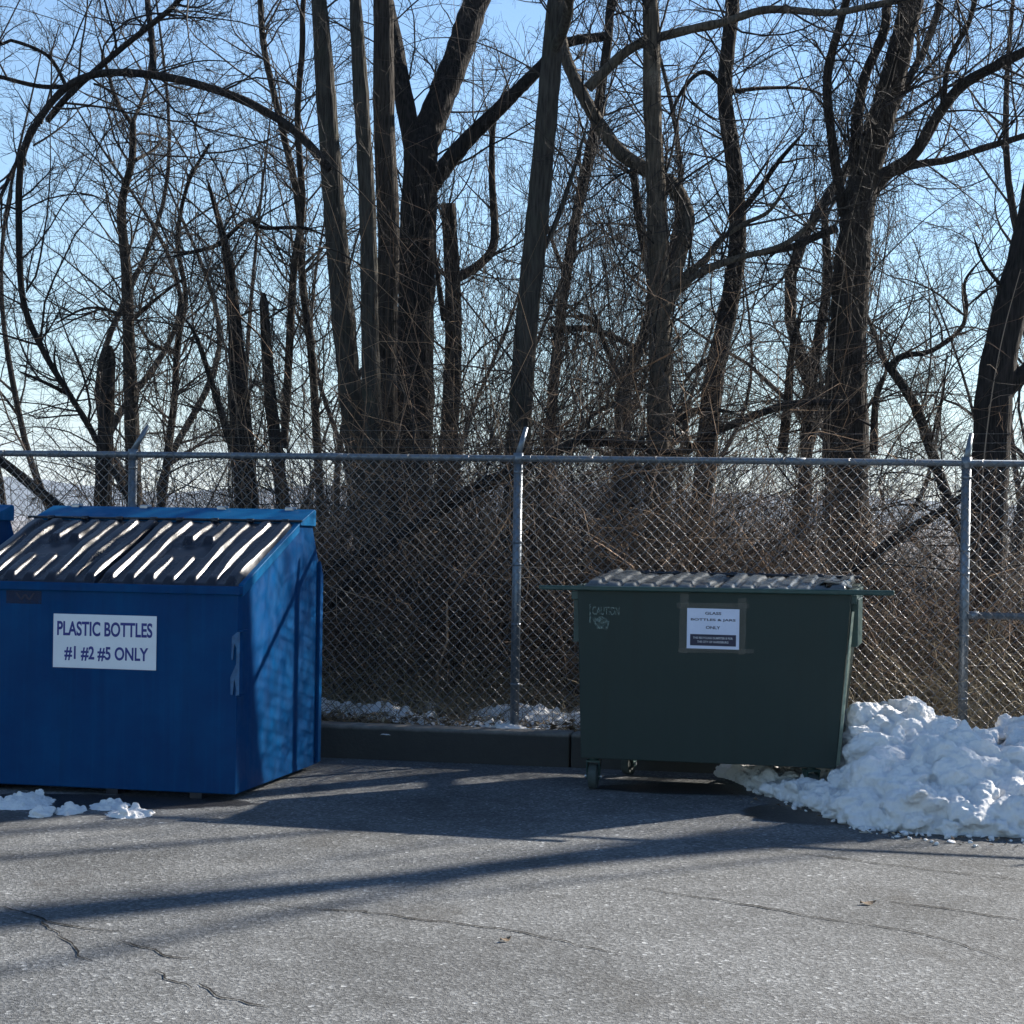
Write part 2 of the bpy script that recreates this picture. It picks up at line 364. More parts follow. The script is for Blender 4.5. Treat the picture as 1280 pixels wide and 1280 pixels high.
# ------------------------------------------------------------------ plastic lid: ribbed height field
def lid_mesh(w, L, rise, ribs, bow=.03, res=.006, curl=0, pocket=True, seed=0, rh=.031, rw=.040):
    """sheet in local x (0..w), y (0..L) rising by rise; ribs at x centres"""
    nx = int(w/res); ny = int(L/.02); r_ = np.random.default_rng(seed)
    x = np.linspace(0, w, nx); y = np.linspace(0, L, ny); X, Y = np.meshgrid(x, y); z = rise*Y/L
    z = z+bow*np.sin(np.pi*Y/L)*(.6+.4*np.sin(np.pi*X/w))
    t = Y/L
    for k, rx in enumerate(ribs):
        cx = rx+.007*np.sin(t*5+k*1.7)+r_.normal(0, .002)
        d = np.abs(X-cx); prof = np.clip((rw-d)/.020, 0, 1); prof = prof*prof*(3-2*prof)
        ends = np.clip((t-.02)/.03, 0, 1)*np.clip((.965-t)/.03, 0, 1)
        if pocket and k in (2, 3): ends = ends*np.where((t > .36) & (t < .62), 0, 1)
        z = z+rh*prof*ends*(1+.15*np.sin(t*9+k))
    if pocket:
        m = (X > ribs[1]+.045) & (X < ribs[4]-.045) & (t > .38) & (t < .60); z = z-.012*m
    z = z+.004*np.sin(X*23+Y*7)*np.sin(Y*11)
    if curl:
        e = np.clip((X-(w-.26))/.26, 0, 1); z = z+curl*e**1.6*(1-.65*t)*(1+.25*np.sin(t*9)); 
    # down-turned edges
    edge = np.minimum(np.minimum(X, w-X), Y); z = z-.03*np.clip(1-edge/.008, 0, 1)
    V = np.stack([X, Y, z], -1).reshape(-1, 3); ii = (np.arange(ny-1)[:, None]*nx+np.arange(nx-1)[None, :]).ravel()
    me = np_mesh('lid', V, np.stack([ii, ii+1, ii+nx+1, ii+nx], 1)); return me
def add_solid(o, th=.006):
    m = o.modifiers.new('solid', 'SOLIDIFY'); m.thickness = th; m.offset = -1; return o

# ------------------------------------------------------------------ blue slant-top dumpster
BT = math.radians(12.3)
def blue_dumpster(loc, rz, label, detailed=True):
    r = empty('dumpster', loc, rz); tag(r, label, 'dumpster', 'blue recycling dumpsters')
    Wd = 1.74; x0, x1 = -Wd, 0
    b = MB(); b.prism_x([(0, .034), (0, 1.195), (1.05, 1.552), (1.34, 1.560), (1.53, 1.25), (1.53, .034)], x0, x1)
    b.build('body', M['blue'], r, bevel=.006)
    f = MB(); f.box(x0-.016, x1+.016, -.02, .04, 1.165, 1.214)
    f.build('front_rim', M['blue'], r, bevel=.005)
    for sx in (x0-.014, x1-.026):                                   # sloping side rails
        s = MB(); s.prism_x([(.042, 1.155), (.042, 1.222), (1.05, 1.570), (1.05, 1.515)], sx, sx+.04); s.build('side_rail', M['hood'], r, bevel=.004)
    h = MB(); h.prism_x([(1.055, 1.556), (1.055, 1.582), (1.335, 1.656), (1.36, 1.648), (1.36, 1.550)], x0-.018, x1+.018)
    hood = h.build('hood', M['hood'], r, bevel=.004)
    for fx in (.09, .36, .66, .92):
        g = MB(); g.box(-Wd+fx*Wd-.03, -Wd+fx*Wd+.02, 1.30, 1.335, 1.648, 1.664); g.cyl((-Wd+fx*Wd-.03, 1.31, 1.662), (-Wd+fx*Wd+.045, 1.31, 1.662), .008)
        g.build('hinge_lug', M['hinge'], hood)
    rod = MB(); rod.cyl((x0-.05, 1.040, 1.583), (x1+.03, 1.040, 1.583), .008); rod.build('hinge_rod', M['lid'], r, smooth=True)
    for k, lx in enumerate((x0+.012, x0+Wd/2+.006)):
        wl = Wd/2-.018; ribs = [.055+i*.1265 for i in range(7)]
        o = link('lid', lid_mesh(wl, 1.035, .352, ribs, .018, .005, seed=k+3), M['lid'], r); o.location = (lx, -.012, 1.214); add_solid(o)
        for kx in (.1, .33, .56, .79):
            q = MB(); q.cyl((kx-.022, 1.046, .366), (kx+.022, 1.046, .366), .015); q.build('hinge_knuckle', M['lid'], o, smooth=True)
    for sx in (x0+.18, x0+.95, x1-.28):                              # low steel skids
        s = MB(); s.box(sx, sx+.07, .02, 1.5, 0.0, .033); s.build('skid', M['lid'], r)
    # rear upright channel on the side
    s = MB(); s.prism_x([(1.46, .05), (1.46, 1.33), (1.52, 1.24), (1.52, .05)], x1+.001, x1+.022); s.build('side_post', M['blue'], r, bevel=.003)
    # fork pocket flange that wraps the front right corner, torn and bent
    if detailed:
        pr = [(-.030, .93), (.0, .955), (.045, .955), (.045, .60), (-.004, .595), (.0, .63), (-.012, .69), (-.022, .60), (-.034, .60), (-.036, .70), (-.002, .775), (-.002, .87), (-.018, .895), (-.022, .80), (-.033, .80)]
        s = MB(); s.prism_y([(-.030, .93), (.0, .955), (.016, .955), (.016, .60)]+pr[4:7]+[(-.012, .69), (-.022, .60), (-.034, .60), (-.036, .70), (-.002, .775), (-.002, .865), (-.016, .89), (-.024, .80), (-.033, .80)], -.012, -.004)
        s.build('corner_bracket', M['bracket'], r)
        s = MB(); s.box(.003, .010, .0, .09, .60, .955); s.box(.003, .03, .0, .1, .957, .966); s.box(.003, .018, 0, .09, .588, .596); s.build('fork_pocket', M['blue'], r)
        # sign: white board with navy words
        sx0, sx1, sz0, sz1 = -1.121, -.487, .723, 1.033
        s = MB(); s.box(sx0, sx1, -.0075, -.0015, sz0, sz1); sg = s.build('sign', M['signw'], r, bevel=.002)
        cx = (sx0+sx1)/2; put_text('lettering', [('PLASTIC BOTTLES', cx, .950, .084, .585, .026), ('#1 #2 #5 ONLY', cx+.012, .808, .084, .515, .026)], M['ink'], sg, -.0082)
        s = MB(); s.box(-1.42, -1.20, -.004, -.001, 1.085, 1.160); st = s.build('faded_sticker', M['stamp'], r)
        q = MB(); pts = [(-1.355, 1.148), (-1.325, 1.108), (-1.30, 1.14), (-1.275, 1.108), (-1.245, 1.148)]
        for a, c in zip(pts[:-1], pts[1:]): q.poly([(a[0]-.006, -.0055, a[1]), (a[0]+.006, -.0055, a[1]), (c[0]+.006, -.0055, c[1]), (c[0]-.006, -.0055, c[1])], [(0, 1, 2, 3)])
        q.build('emblem', M['black'], st)
    return r
fr = gpt(294, 1001); BL = blue_dumpster((fr[0], fr[1], 0), -BT, 'dark blue slant top dumpster with white plastic bottles sign on its front')
c2 = blue_dumpster((-3.60, 12.25, .0), -BT, 'second blue dumpster cut off by the left edge, beside the signed one', False)

# ------------------------------------------------------------------ green dumpster with trunnion bar
GT = math.radians(13.2)
G0 = np.array([.40, 12.30])                                        # front left foot of body at rim level
gr = empty('dumpster', (G0[0], G0[1], 0), -GT); tag(gr, 'dark green low dumpster on casters with taped white glass bottles notice', 'dumpster')
Wg = 1.625; zt, zb = 1.20, .193
def gbody():
    b = MB()
    T = [(0, 0, zt), (Wg, 0, zt+.018), (Wg+.0, .93, zt+.05), (0, .93, zt+.03)]
    B = [(.035, .0, zb), (Wg-.075, .0, zb), (Wg-.10, .88, zb), (.05, .88, zb)]
    b.poly(B+T, [(0, 3, 2, 1), (4, 5, 6, 7), (0, 1, 5, 4), (1, 2, 6, 5), (2, 3, 7, 6), (3, 0, 4, 7)]); return b
gb = gbody().build('body', M['green'], gr, bevel=.006)
s = MB(); s.prism_y([(-.235, zt-.004), (-.235, zt+.022), (Wg+.245, zt+.040), (Wg+.245, zt+.010)], -.024, .012); s.build('front_bar', M['greend'], gr, bevel=.006)
s = MB(); s.prism_y([(-.04, zt-.06), (-.04, zt-.008), (Wg+.03, zt+.006), (Wg+.03, zt-.045)], .016, .05); s.build('rim', M['greend'], gr, bevel=.004)
s = MB()
for x in (-.012, Wg-.012): s.box(x, x+.024, .052, .93, zt-.03, zt+.03)
s.box(0, Wg, .90, .94, zt-.02, zt+.045); s.build('side_rail', M['greend'], gr, bevel=.004)
s = MB(); s.box(Wg-.008, Wg+.034, .10, .50, .90, zt-.02); s.build('fork_pocket', M['greend'], gr, bevel=.004)
s = MB(); s.prism_x([(.05, .885), (.05, zt-.03), (.09, zt-.03), (.09, .885)], -.03, .012); s.build('side_plate', M['greend'], gr)
# edge flange down the right front corner, sunlight on the side painted in pale
s = MB(); s.poly([(Wg+.004, -.002, zt-.09), (Wg+.016, .02, zt-.09), (Wg-.054, .02, zb+.02), (Wg-.074, -.002, zb+.02), (Wg+.004, .03, zt-.09), (Wg-.074, .03, zb+.02)],
                 [(0, 1, 2, 3), (1, 4, 5, 2), (0, 3, 5, 4), (0, 4, 1), (3, 2, 5)]); s.build('corner_edge', m_simple('sunlit tint green edge', (.22, .27, .20), .6, 0, .3, 20), gr)
# lids: two warped ribbed plastic sheets
for k, (lx, wl, cu) in enumerate(((.03, .78, 0), (.83, .76, .035))):
    ribs = [.06+i*.109 for i in range(7)]
    me = lid_mesh(wl, .93, .050, ribs, .010, .005, curl=cu, seed=11+k, rh=.017, rw=.044, pocket=False)
    v = np.empty(len(me.vertices)*3, dtype=np.float32); me.vertices.foreach_get('co', v); v = v.reshape(-1, 3)
    v[:, 2] += .008*np.sin(v[:, 0]*14+k)*(v[:, 1]/.93)
    if k == 0: v[:, 2] += .012*np.exp(-((v[:, 0]-.09)/.09)**2)
    me.vertices.foreach_set('co', v.ravel()); me.update()
    o = link('lid', me, M['lidgrey'], gr); o.location = (lx, .0, zt+.024); add_solid(o)
    if k == 1:
        o['label'] = 'right lid with its torn end bent upwards'
rod = MB(); rod.cyl((.0, .955, zt+.084), (Wg+.0, .955, zt+.084), .011); rod.build('hinge_rod', M['lid'], gr, smooth=True)
for kx in np.linspace(.08, 1.55, 9):
    q = MB(); q.cyl((kx-.02, .955, zt+.084), (kx+.02, .955, zt+.084), .017); q.build('hinge_knuckle', M['lid'], gr, smooth=True)
# torn flap of plastic folded over at the right end
fp = np.array([[1.40, .10, .050], [1.46, .05, .085], [1.55, .04, .078], [1.62, .12, .045], [1.60, .40, .052], [1.50, .45, .09], [1.42, .38, .07]])
s = MB(); n = len(fp); s.poly(list(fp+[0, 0, zt])+list(fp+[0, 0, zt-.008]), [tuple(range(n)), tuple(reversed(range(n, 2*n)))]+[(i, (i+1) % n, (i+1) % n+n, i+n) for i in range(n)])
s.build('torn_flap', M['lidgrey'], gr)
# paper notice and tape
nx0, nx1, nz0, nz1 = .665, .975, .870, 1.108
NP = at(887, 787, 12.1)
s = MB(); s.box(nx0, nx1, -.0065, -.0035, nz0, nz1); nt = s.build('paper_notice', M['paper'], gr)
cx = (nx0+nx1)/2
put_text('lettering', [('GLASS', cx, 1.080, .017, .095, .02), ('BOTTLES & JARS', cx, 1.040, .018, .265, .02), ('ONLY', cx, .996, .018, .085, .02)], M['black'], nt, -.0072)
s = MB(); s.box(nx0+.02, nx1-.018, -.0078, -.0066, .888, .955); pn = s.build('printed_panel', M['black'], nt)
put_text('lettering', [('THIS RECYCLING DUMPSTER IS FOR', cx, .934, .0125, .235, .02), ('THE CITY OF HARRISBURG', cx, .911, .0125, .185, .02)], M['greyink'], nt, -.0083)
def tape(pts, y):
    s = MB(); s.poly([(x, y, z) for x, z in pts], [(0, 1, 2, 3)]); s.build('tape', M['tape'], gr)
tape([(.618, .845), (.668, .838), (.672, 1.19), (.622, 1.195)], -.0020)
tape([(.972, .84), (1.012, .845), (1.015, 1.175), (.965, 1.17)], -.0022)
tape([(.605, 1.105), (1.03, 1.115), (1.025, 1.145), (.600, 1.138)], -.0028)
tape([(.612, .842), (1.06, .85), (1.062, .875), (.615, .87)], -.0030)
# worn CAUTION sticker
s = MB(); s.box(.075, .085, -.004, -.002, 1.005, 1.115)
s.poly([(.09, -.003, 1.035), (.155, -.003, 1.045), (.20, -.003, 1.018), (.185, -.003, .965), (.12, -.003, .972)], [(0, 1, 2, 3, 4)])
stk = s.build('worn_sticker', M['wornw'], gr)
put_text('lettering', [('CAUTION', .175, 1.078, .05, .165, .01)], M['wornw'], stk, -.003)
def caster(x, y, rz=0, lab=None):
    c = empty('caster', (x, y, 0)); c.parent = gr; c.rotation_euler = (0, 0, rz); 
    wv = MB(); wv.cyl((-.026, 0, .078), (.026, 0, .078), .074, 28); wv.cyl((-.030, 0, .078), (.030, 0, .078), .052, 24); wv.build('wheel', M['rubber'], c, bevel=.007, smooth=False)
    fk = MB()
    for sx in (-.040, .034): fk.poly([(sx, -.018, .06), (sx, .02, .06), (sx, .05, .165), (sx, -.03, .165), (sx+.006, -.018, .06), (sx+.006, .02, .06), (sx+.006, .05, .165), (sx+.006, -.03, .165)], [(0, 1, 2, 3), (7, 6, 5, 4), (0, 4, 5, 1), (1, 5, 6, 2), (2, 6, 7, 3), (3, 7, 4, 0)])
    fk.box(-.042, .042, -.035, .055, .165, .176); fk.build('fork', M['greend'], c)
    ax = MB(); ax.cyl((-.052, 0, .078), (.052, 0, .078), .010, 10); ax.build('axle_bolt', M['hinge'], c); ax = MB(); ax.cyl((0, .01, .176), (0, .01, .192), .028, 14); ax.build('swivel', M['greend'], c)
    return c
caster(.10, .075, .05); caster(.19, .80, -.25); caster(Wg-.22, .075, .5); caster(Wg-.30, .80, .1)

# ------------------------------------------------------------------ chain link fence
fence = empty('chain_link_fence', (*F2W(0, .26), .0), -TH)
tag(fence, 'tall galvanised chain link fence with angled barb arms along the kerb', 'fence')
def s_of(px):                                                       # where the fence line crosses a column of the photo
    u = (px-640)/F; b0 = F2W(0, .26)
    return (u*b0[1]-b0[0])/(ct+u*st_)
ps = [s_of(165.5)-3.05, s_of(165.5), s_of(647), s_of(1207), s_of(1207)+3.05, s_of(165.5)-6.1]
ZR = 2.018
for i, s0 in enumerate(ps):
    m = MB(); m.cyl((s0, 0, .1), (s0, 0, ZR+.02), .030, 18); p = m.build('post', M['galv'], fence, smooth=True)
    c_ = MB(); c_.cyl((s0, 0, ZR-.035), (s0, 0, ZR+.038), .034, 18); c_.build('rail_cap', M['galv'], p, smooth=True)
    for z in (.5, .9, 1.3, 1.45, ZR-.1): c_ = MB(); c_.cyl((s0, -.0, z), (s0, 0, z+.018), .032, 16); c_.build('post_band', M['galv'], p, smooth=True)
    a_ = MB(); top = {1: (s0+.085, .06, ZR+.205), 3: (s0+.03, .10, ZR+.19)}.get(i, (s0+.035, .075, ZR+.21))
    a_.cyl((s0, 0, ZR+.03), top, .021, 10, .015); a_.build('barb_arm', M['galv'], p, smooth=True)
smin, smax = ps[-1]-.2, ps[4]+.2
m = MB(); m.cyl((smin, 0, ZR), (smax, 0, ZR), .0215, 16)
for s0 in (s_of(400)+.0, s_of(975), s_of(60)): m.cyl((s0, 0, ZR), (s0+.16, 0, ZR), .0245, 16)
m.build('top_rail', M['galv'], fence, smooth=True)
m = MB(); m.cyl((ps[3]+.02, 0, 1.045), (ps[4], 0, 1.045), .021, 16); m.cyl((ps[3]+.02, 0, 1.045), (ps[3]+.09, 0, 1.045), .026, 16); m.build('mid_rail', M['galv'], fence, smooth=True)
# mesh fabric: real zigzag wires, hooked into one another
p_ = .0718; z0, z1 = .245, ZR+.018; nz = int((z1-z0)/(p_/2)); nw = int((smax-smin)/p_)+1
sx = smin+np.arange(nw)*p_
zz = np.linspace(z0, z1, nz+1); PW = []
sag = lambda s: .004*np.sin(s*2.1)
tt = []
for k in range(nz+1): tt.append((zz[k], (k % 2)*1.0))
Zs = []; Os = []; Ys = []
for k in range(nz):
    for q in (0, .12, .5, .88):
        a, b = tt[k][1], tt[k+1][1]; e = q
        Zs.append(tt[k][0]+(tt[k+1][0]-tt[k][0])*q); Os.append(a+(b-a)*np.clip((q-.04)/.92, 0, 1)); Ys.append(.0035 if (b > a) == (q > .4 and q < .6) else -.0015)
Zs.append(zz[-1]); Os.append(tt[-1][1]); Ys.append(0)
Zs, Os, Ys = map(np.array, (Zs, Os, Ys))
PP = np.empty((nw, len(Zs), 3)); PP[:, :, 0] = sx[:, None]+(Os[None, :]*.5*1.06-.015)*p_*1.0; PP[:, :, 1] = Ys[None, :]-.030+.006*np.sin(sx*3.3)[:, None]*np.sin(Zs*2.4)[None, :]; PP[:, :, 2] = Zs[None, :]+.004*np.sin(sx*1.3)[:, None]
wob = .007*np.sin(sx*2.2+1)[:, None]*np.sin(Zs*3.1)[None, :]+.004*np.sin(sx*5.7)[:, None]*np.sin(Zs*5+1)[None, :]; PP[:, :, 0] += wob
# every second wire mirrors so the points meet
PP2 = PP.copy(); PP2[:, :, 0] = sx[:, None]+p_-(Os[None, :]*.5*1.06-.015)*p_+wob
PP2[:, :, 1] = -Ys[None, :]-.030+.006*np.sin(sx*3.3)[:, None]*np.sin(Zs*2.4)[None, :]
A = Acc(); A.tubes(PP, np.full(PP.shape[:2], .0023), 5); A.tubes(PP2, np.full(PP.shape[:2], .0023), 5)
A.obj('wire_mesh', M['wire'], fence)
for s1 in np.arange(smin+.3, smax, .42):
    th_ = np.linspace(0, 2*math.pi, 14); lp = np.stack([s1+.006*np.sin(th_*2), .026*np.cos(th_)-.004, ZR-.004+.027*np.sin(th_)], 1); A = Acc(); A.tubes(lp[None], np.full((1, 14), .0026), 4); A.obj('tie_wire', M['wire'], fence)
A = Acc(); b = []
for i, (yy, z_) in enumerate(((.03, ZR+.08), (.05, ZR+.135), (.072, ZR+.195))):
    s_ = np.linspace(smin, smax, 120); P = np.stack([s_, np.full(120, yy), z_-.012*np.abs(np.sin((s_-ps[1])*math.pi/3.05))], 1); A.tubes(P[None], np.full((1, 120), .0008), 4)
    for s1 in np.arange(smin, smax, .125):
        c_ = np.array([s1, yy, z_-.012*abs(math.sin((s1-ps[1])*math.pi/3.05))]); e = rng.normal(0, 1, 3); e = e/np.linalg.norm(e)*.013; A.tubes(np.array([[c_-e, c_+e]]), np.full((1, 2), .0007), 3)
A.obj('barbed_wire', M['wire'], fence)

# ------------------------------------------------------------------ trees
def resample(P, n):
    P = np.asarray(P, float); d = np.r_[0, np.cumsum(np.linalg.norm(np.diff(P, axis=0), axis=1))]; t = np.linspace(0, d[-1], n)
    return np.stack([np.interp(t, d, P[:, i]) for i in range(P.shape[1])], 1)
def smooth_line(P, n):
    P = np.asarray(P, float); q = np.vstack([2*P[0]-P[1], P, 2*P[-1]-P[-2]]); out = []
    for i in range(1, len(q)-2):
        a, b, c, d = q[i-1:i+3]
        for t in np.linspace(0, 1, 8, endpoint=False):
            out.append(.5*((2*b)+(-a+c)*t+(2*a-5*b+4*c-d)*t*t+(-a+3*b-3*c+d)*t**3))
    out.append(P[-1]); return resample(np.array(out), n)
def grow(st, di, ln, r0, r1, n=6, wig=.25, bend=.6, trop=(0, 0, 0.)):
    Mn = len(st); P = np.empty((Mn, n, 3)); P[:, 0] = st; d = nrm(di); bv = rng.normal(0, 1, (Mn, 3))*bend/(n-1); s = (ln/(n-1))[:, None]; tr = np.asarray(trop)/(n-1)
    for i in range(1, n):
        d = nrm(d+bv+rng.normal(0, wig, (Mn, 3))/(n-1)**.5+tr); P[:, i] = P[:, i-1]+d*s
    t = np.linspace(0, 1, n)[None, :]; return P, r0[:, None]*(1-t)+r1[:, None]*t
def fold(P):
    # nothing grows through the fence: strands that would cross it bend back into the wood
    d = W2D(P[..., 0], P[..., 1]); k = np.where(d < .55, (.55-d)*1.25, 0); P = P.copy(); P[..., 0] += k*st_; P[..., 1] += k*ct; return P
def children(P, R, K, lf, rf, tmin=.15, ang=.9, n=6, wig=.25, bend=.6, trop=(0, 0, 0), lmin=.08, rmin=.0016):
    """K children per parent strand"""
    Mn, m, _ = P.shape; K = int(K); idx = np.repeat(np.arange(Mn), K); t = rng.uniform(tmin, 1, Mn*K)*(m-1); i0 = np.minimum(t.astype(int), m-2); f = (t-i0)[:, None]
    st = P[idx, i0]*(1-f)+P[idx, i0+1]*f; tg = nrm(P[idx, i0+1]-P[idx, i0]); r = R[idx, i0]*(1-f[:, 0])+R[idx, i0+1]*f[:, 0]
    L = np.linalg.norm(np.diff(P, axis=1), axis=2).sum(1)[idx]
    a = nrm(np.cross(tg, rng.normal(0, 1, tg.shape))); d = tg*math.cos(ang)+a*math.sin(ang)*rng.uniform(.6, 1.3, (len(a), 1))
    ln = np.maximum(L*lf*rng.uniform(.45, 1.25, len(L))*(1-.45*t/(m-1)), lmin); r0 = np.maximum(r*rf*rng.uniform(.7, 1.1, len(r)), rmin)
    return grow(st, d, ln, r0, np.maximum(r0*.35, rmin*.75), n, wig, bend, trop)
def make_tree(name, label, Y, limbs, bark, dens=1.0, twig='twig', up=4.0, group=None, vines=0, cat='tree', lvl=3, droop=0., spread=1.0, snag=False, l1len=1.0):
    """limbs: (pixel points from thick to thin end, start width px, end width px [, depth drift m]); the first is the trunk, from the fence top upward"""
    a = at(*limbs[0][0][0], Y); b = at(*limbs[0][0][1], Y); dirn = (a-b)/np.linalg.norm(a-b)
    zg = float(terr(a[0], a[1])); foot = a+dirn*((a[2]-zg)/max(-dirn[2], .5)); foot[2] = float(terr(foot[0], foot[1]))-.1
    root = empty(name, foot); tag(root, label, cat, group)
    TA = Acc(); par = []; LB = Acc()
    for li, lb in enumerate(limbs):
        pts, w0, w1 = lb[0], lb[1], lb[2]; dr = lb[3] if len(lb) > 3 else (0 if li == 0 else rng.uniform(-.9, .9))
        r0 = w0/F*Y/2; r1 = w1/F*Y/2
        P = [at(px, py, Y+dr*(k/(len(pts)-1))) for k, (px, py) in enumerate(pts)]
        n = 10*len(pts)
        if li == 0:
            P = [foot]+P; r00 = r0*1.12
            if pts[-1][1] <= 8 and up and not snag:
                dv = P[-1]-P[-2]; dv = dv/np.linalg.norm(dv); e = P[-1]
                for q in range(3): dv = nrm(dv+rng.normal(0, .10, 3)+[0, 0, .08]); e = e+dv*up/3; P.append(e)
                n += 14
            S_ = smooth_line(P, n); k = np.linspace(0, 1, n)
            L0 = np.linalg.norm(P[1]-P[0])/max(np.linalg.norm(np.diff(np.array(P), axis=0), axis=1).sum(), .1)
            kk = np.clip((k-L0)/(1-L0), 0, 1); R_ = r00*(1-np.clip(k/L0, 0, 1))+r0*np.clip(k/L0, 0, 1); R_ = np.where(k > L0, r0+(r1-r0)*kk, R_); R_[:3] *= np.array([1.5, 1.25, 1.1])
            if pts[-1][1] <= 8 and up and not snag: R_ = R_*np.where(k > .75, 1-(k-.75)*2.2, 1)
            R_ = R_*(1+rng.normal(0, .035, n))
            if snag: R_[-1] *= .4
            TA.tubes(S_[None], R_[None], 14)
        else:
            if pts[-1][1] <= 8 or pts[-1][0] > 1275 or pts[-1][0] < 5:
                dv = P[-1]-P[-2]; dv = dv/np.linalg.norm(dv); e = P[-1]
                for q in range(2): dv = nrm(dv+rng.normal(0, .12, 3)+[0, 0, .1]); e = e+dv*.8; P.append(e)
                n += 6
            S_ = smooth_line(P, n); R_ = np.linspace(r0, r1, n)*(1+rng.normal(0, .04, n)); R_[-max(3, n//4):] *= np.linspace(1, .3, max(3, n//4)) if w1 < 9 else 1; LB = Acc(); LB.tubes(S_[None], R_[None], 9); lo = LB.obj('limb', M[bark], root); lo.location = -foot
        ln = np.linalg.norm(np.diff(S_, axis=0), axis=1).sum()
        keep = slice(int(n*.25), None) if li == 0 else slice(0, None)
        q = resample(np.concatenate([S_[keep], R_[keep, None]], 1), 10); par.append((q[:, :3], q[:, 3], ln))
    trunk = TA.obj('trunk', M[bark], root); trunk.location = -foot
    if dens > 0:
        C = Acc(); tr = (0, 0, .35-droop)
        for (P, R, ln) in par:
            K = max(3, int(ln*4.2*dens))
            Rc = np.clip(R, .008, .017)
            P1, R1 = children(P[None], Rc[None], K, 1, .62, 0.05, .95*spread, 9, .35, .8, tr, .3, .0038)
            tgt = rng.uniform(.3, 1.7, K)*l1len; cur = np.linalg.norm(np.diff(P1, axis=1), axis=2).sum(1); P1 = fold(P1[:, :1]+(P1-P1[:, :1])*(tgt/cur)[:, None, None])
            C.tubes(P1, R1, 4)
            P2, R2 = children(P1, R1, 7, .55, .62, .08, 0.85, 7, .35, .7, tr, .14, .0021); P2 = fold(P2); C.tubes(P2, R2, 3)
            if lvl >= 3: P3, R3 = children(P2, R2, 7, .55, .7, .1, .8, 6, .35, .7, tr, .09, .0014); P3 = fold(P3); C.tubes(P3, R3, 3)
        o = C.obj('crown', M[twig], root); o.location = -foot
    if vines:
        VA = Acc(); P, R, ln = par[0]; base = resample(np.concatenate([S_ if False else P, R[:, None]], 1), 10)
        low = np.vstack([foot+[0, 0, .1], P[0]]); trunkline = resample(np.vstack([np.r_[foot, R[0]], np.concatenate([P, R[:, None]], 1)]), 40)
        for v in range(vines):
            ph = rng.uniform(0, 6.28); tw = rng.uniform(-3, 3); e = rng.integers(18, 40); k = np.arange(e); th = ph+tw*k/40+rng.normal(0, .12, e).cumsum()*.4
            rr = trunkline[:e, 3]+rng.uniform(.005, .035)+.02*np.abs(rng.normal(0, 1, e)); q = trunkline[:e, :3]+np.stack([np.cos(th)*rr, np.sin(th)*rr, rng.normal(0, .02, e)], 1)
            q = smooth_line(q[::2], 44); VA.tubes(q[None], np.linspace(rng.uniform(.005, .011), .003, 44)[None], 5)
            P1, R1 = children(q[None], np.full((1, 44), .004), 10, .12, .8, .2, 1.2, 6, .5, 1.2, (0, 0, -.4), .15); VA.tubes(P1, R1, 3)
        o = VA.obj('climbing_vine', M['vine'], root); o.location = -foot
    return root
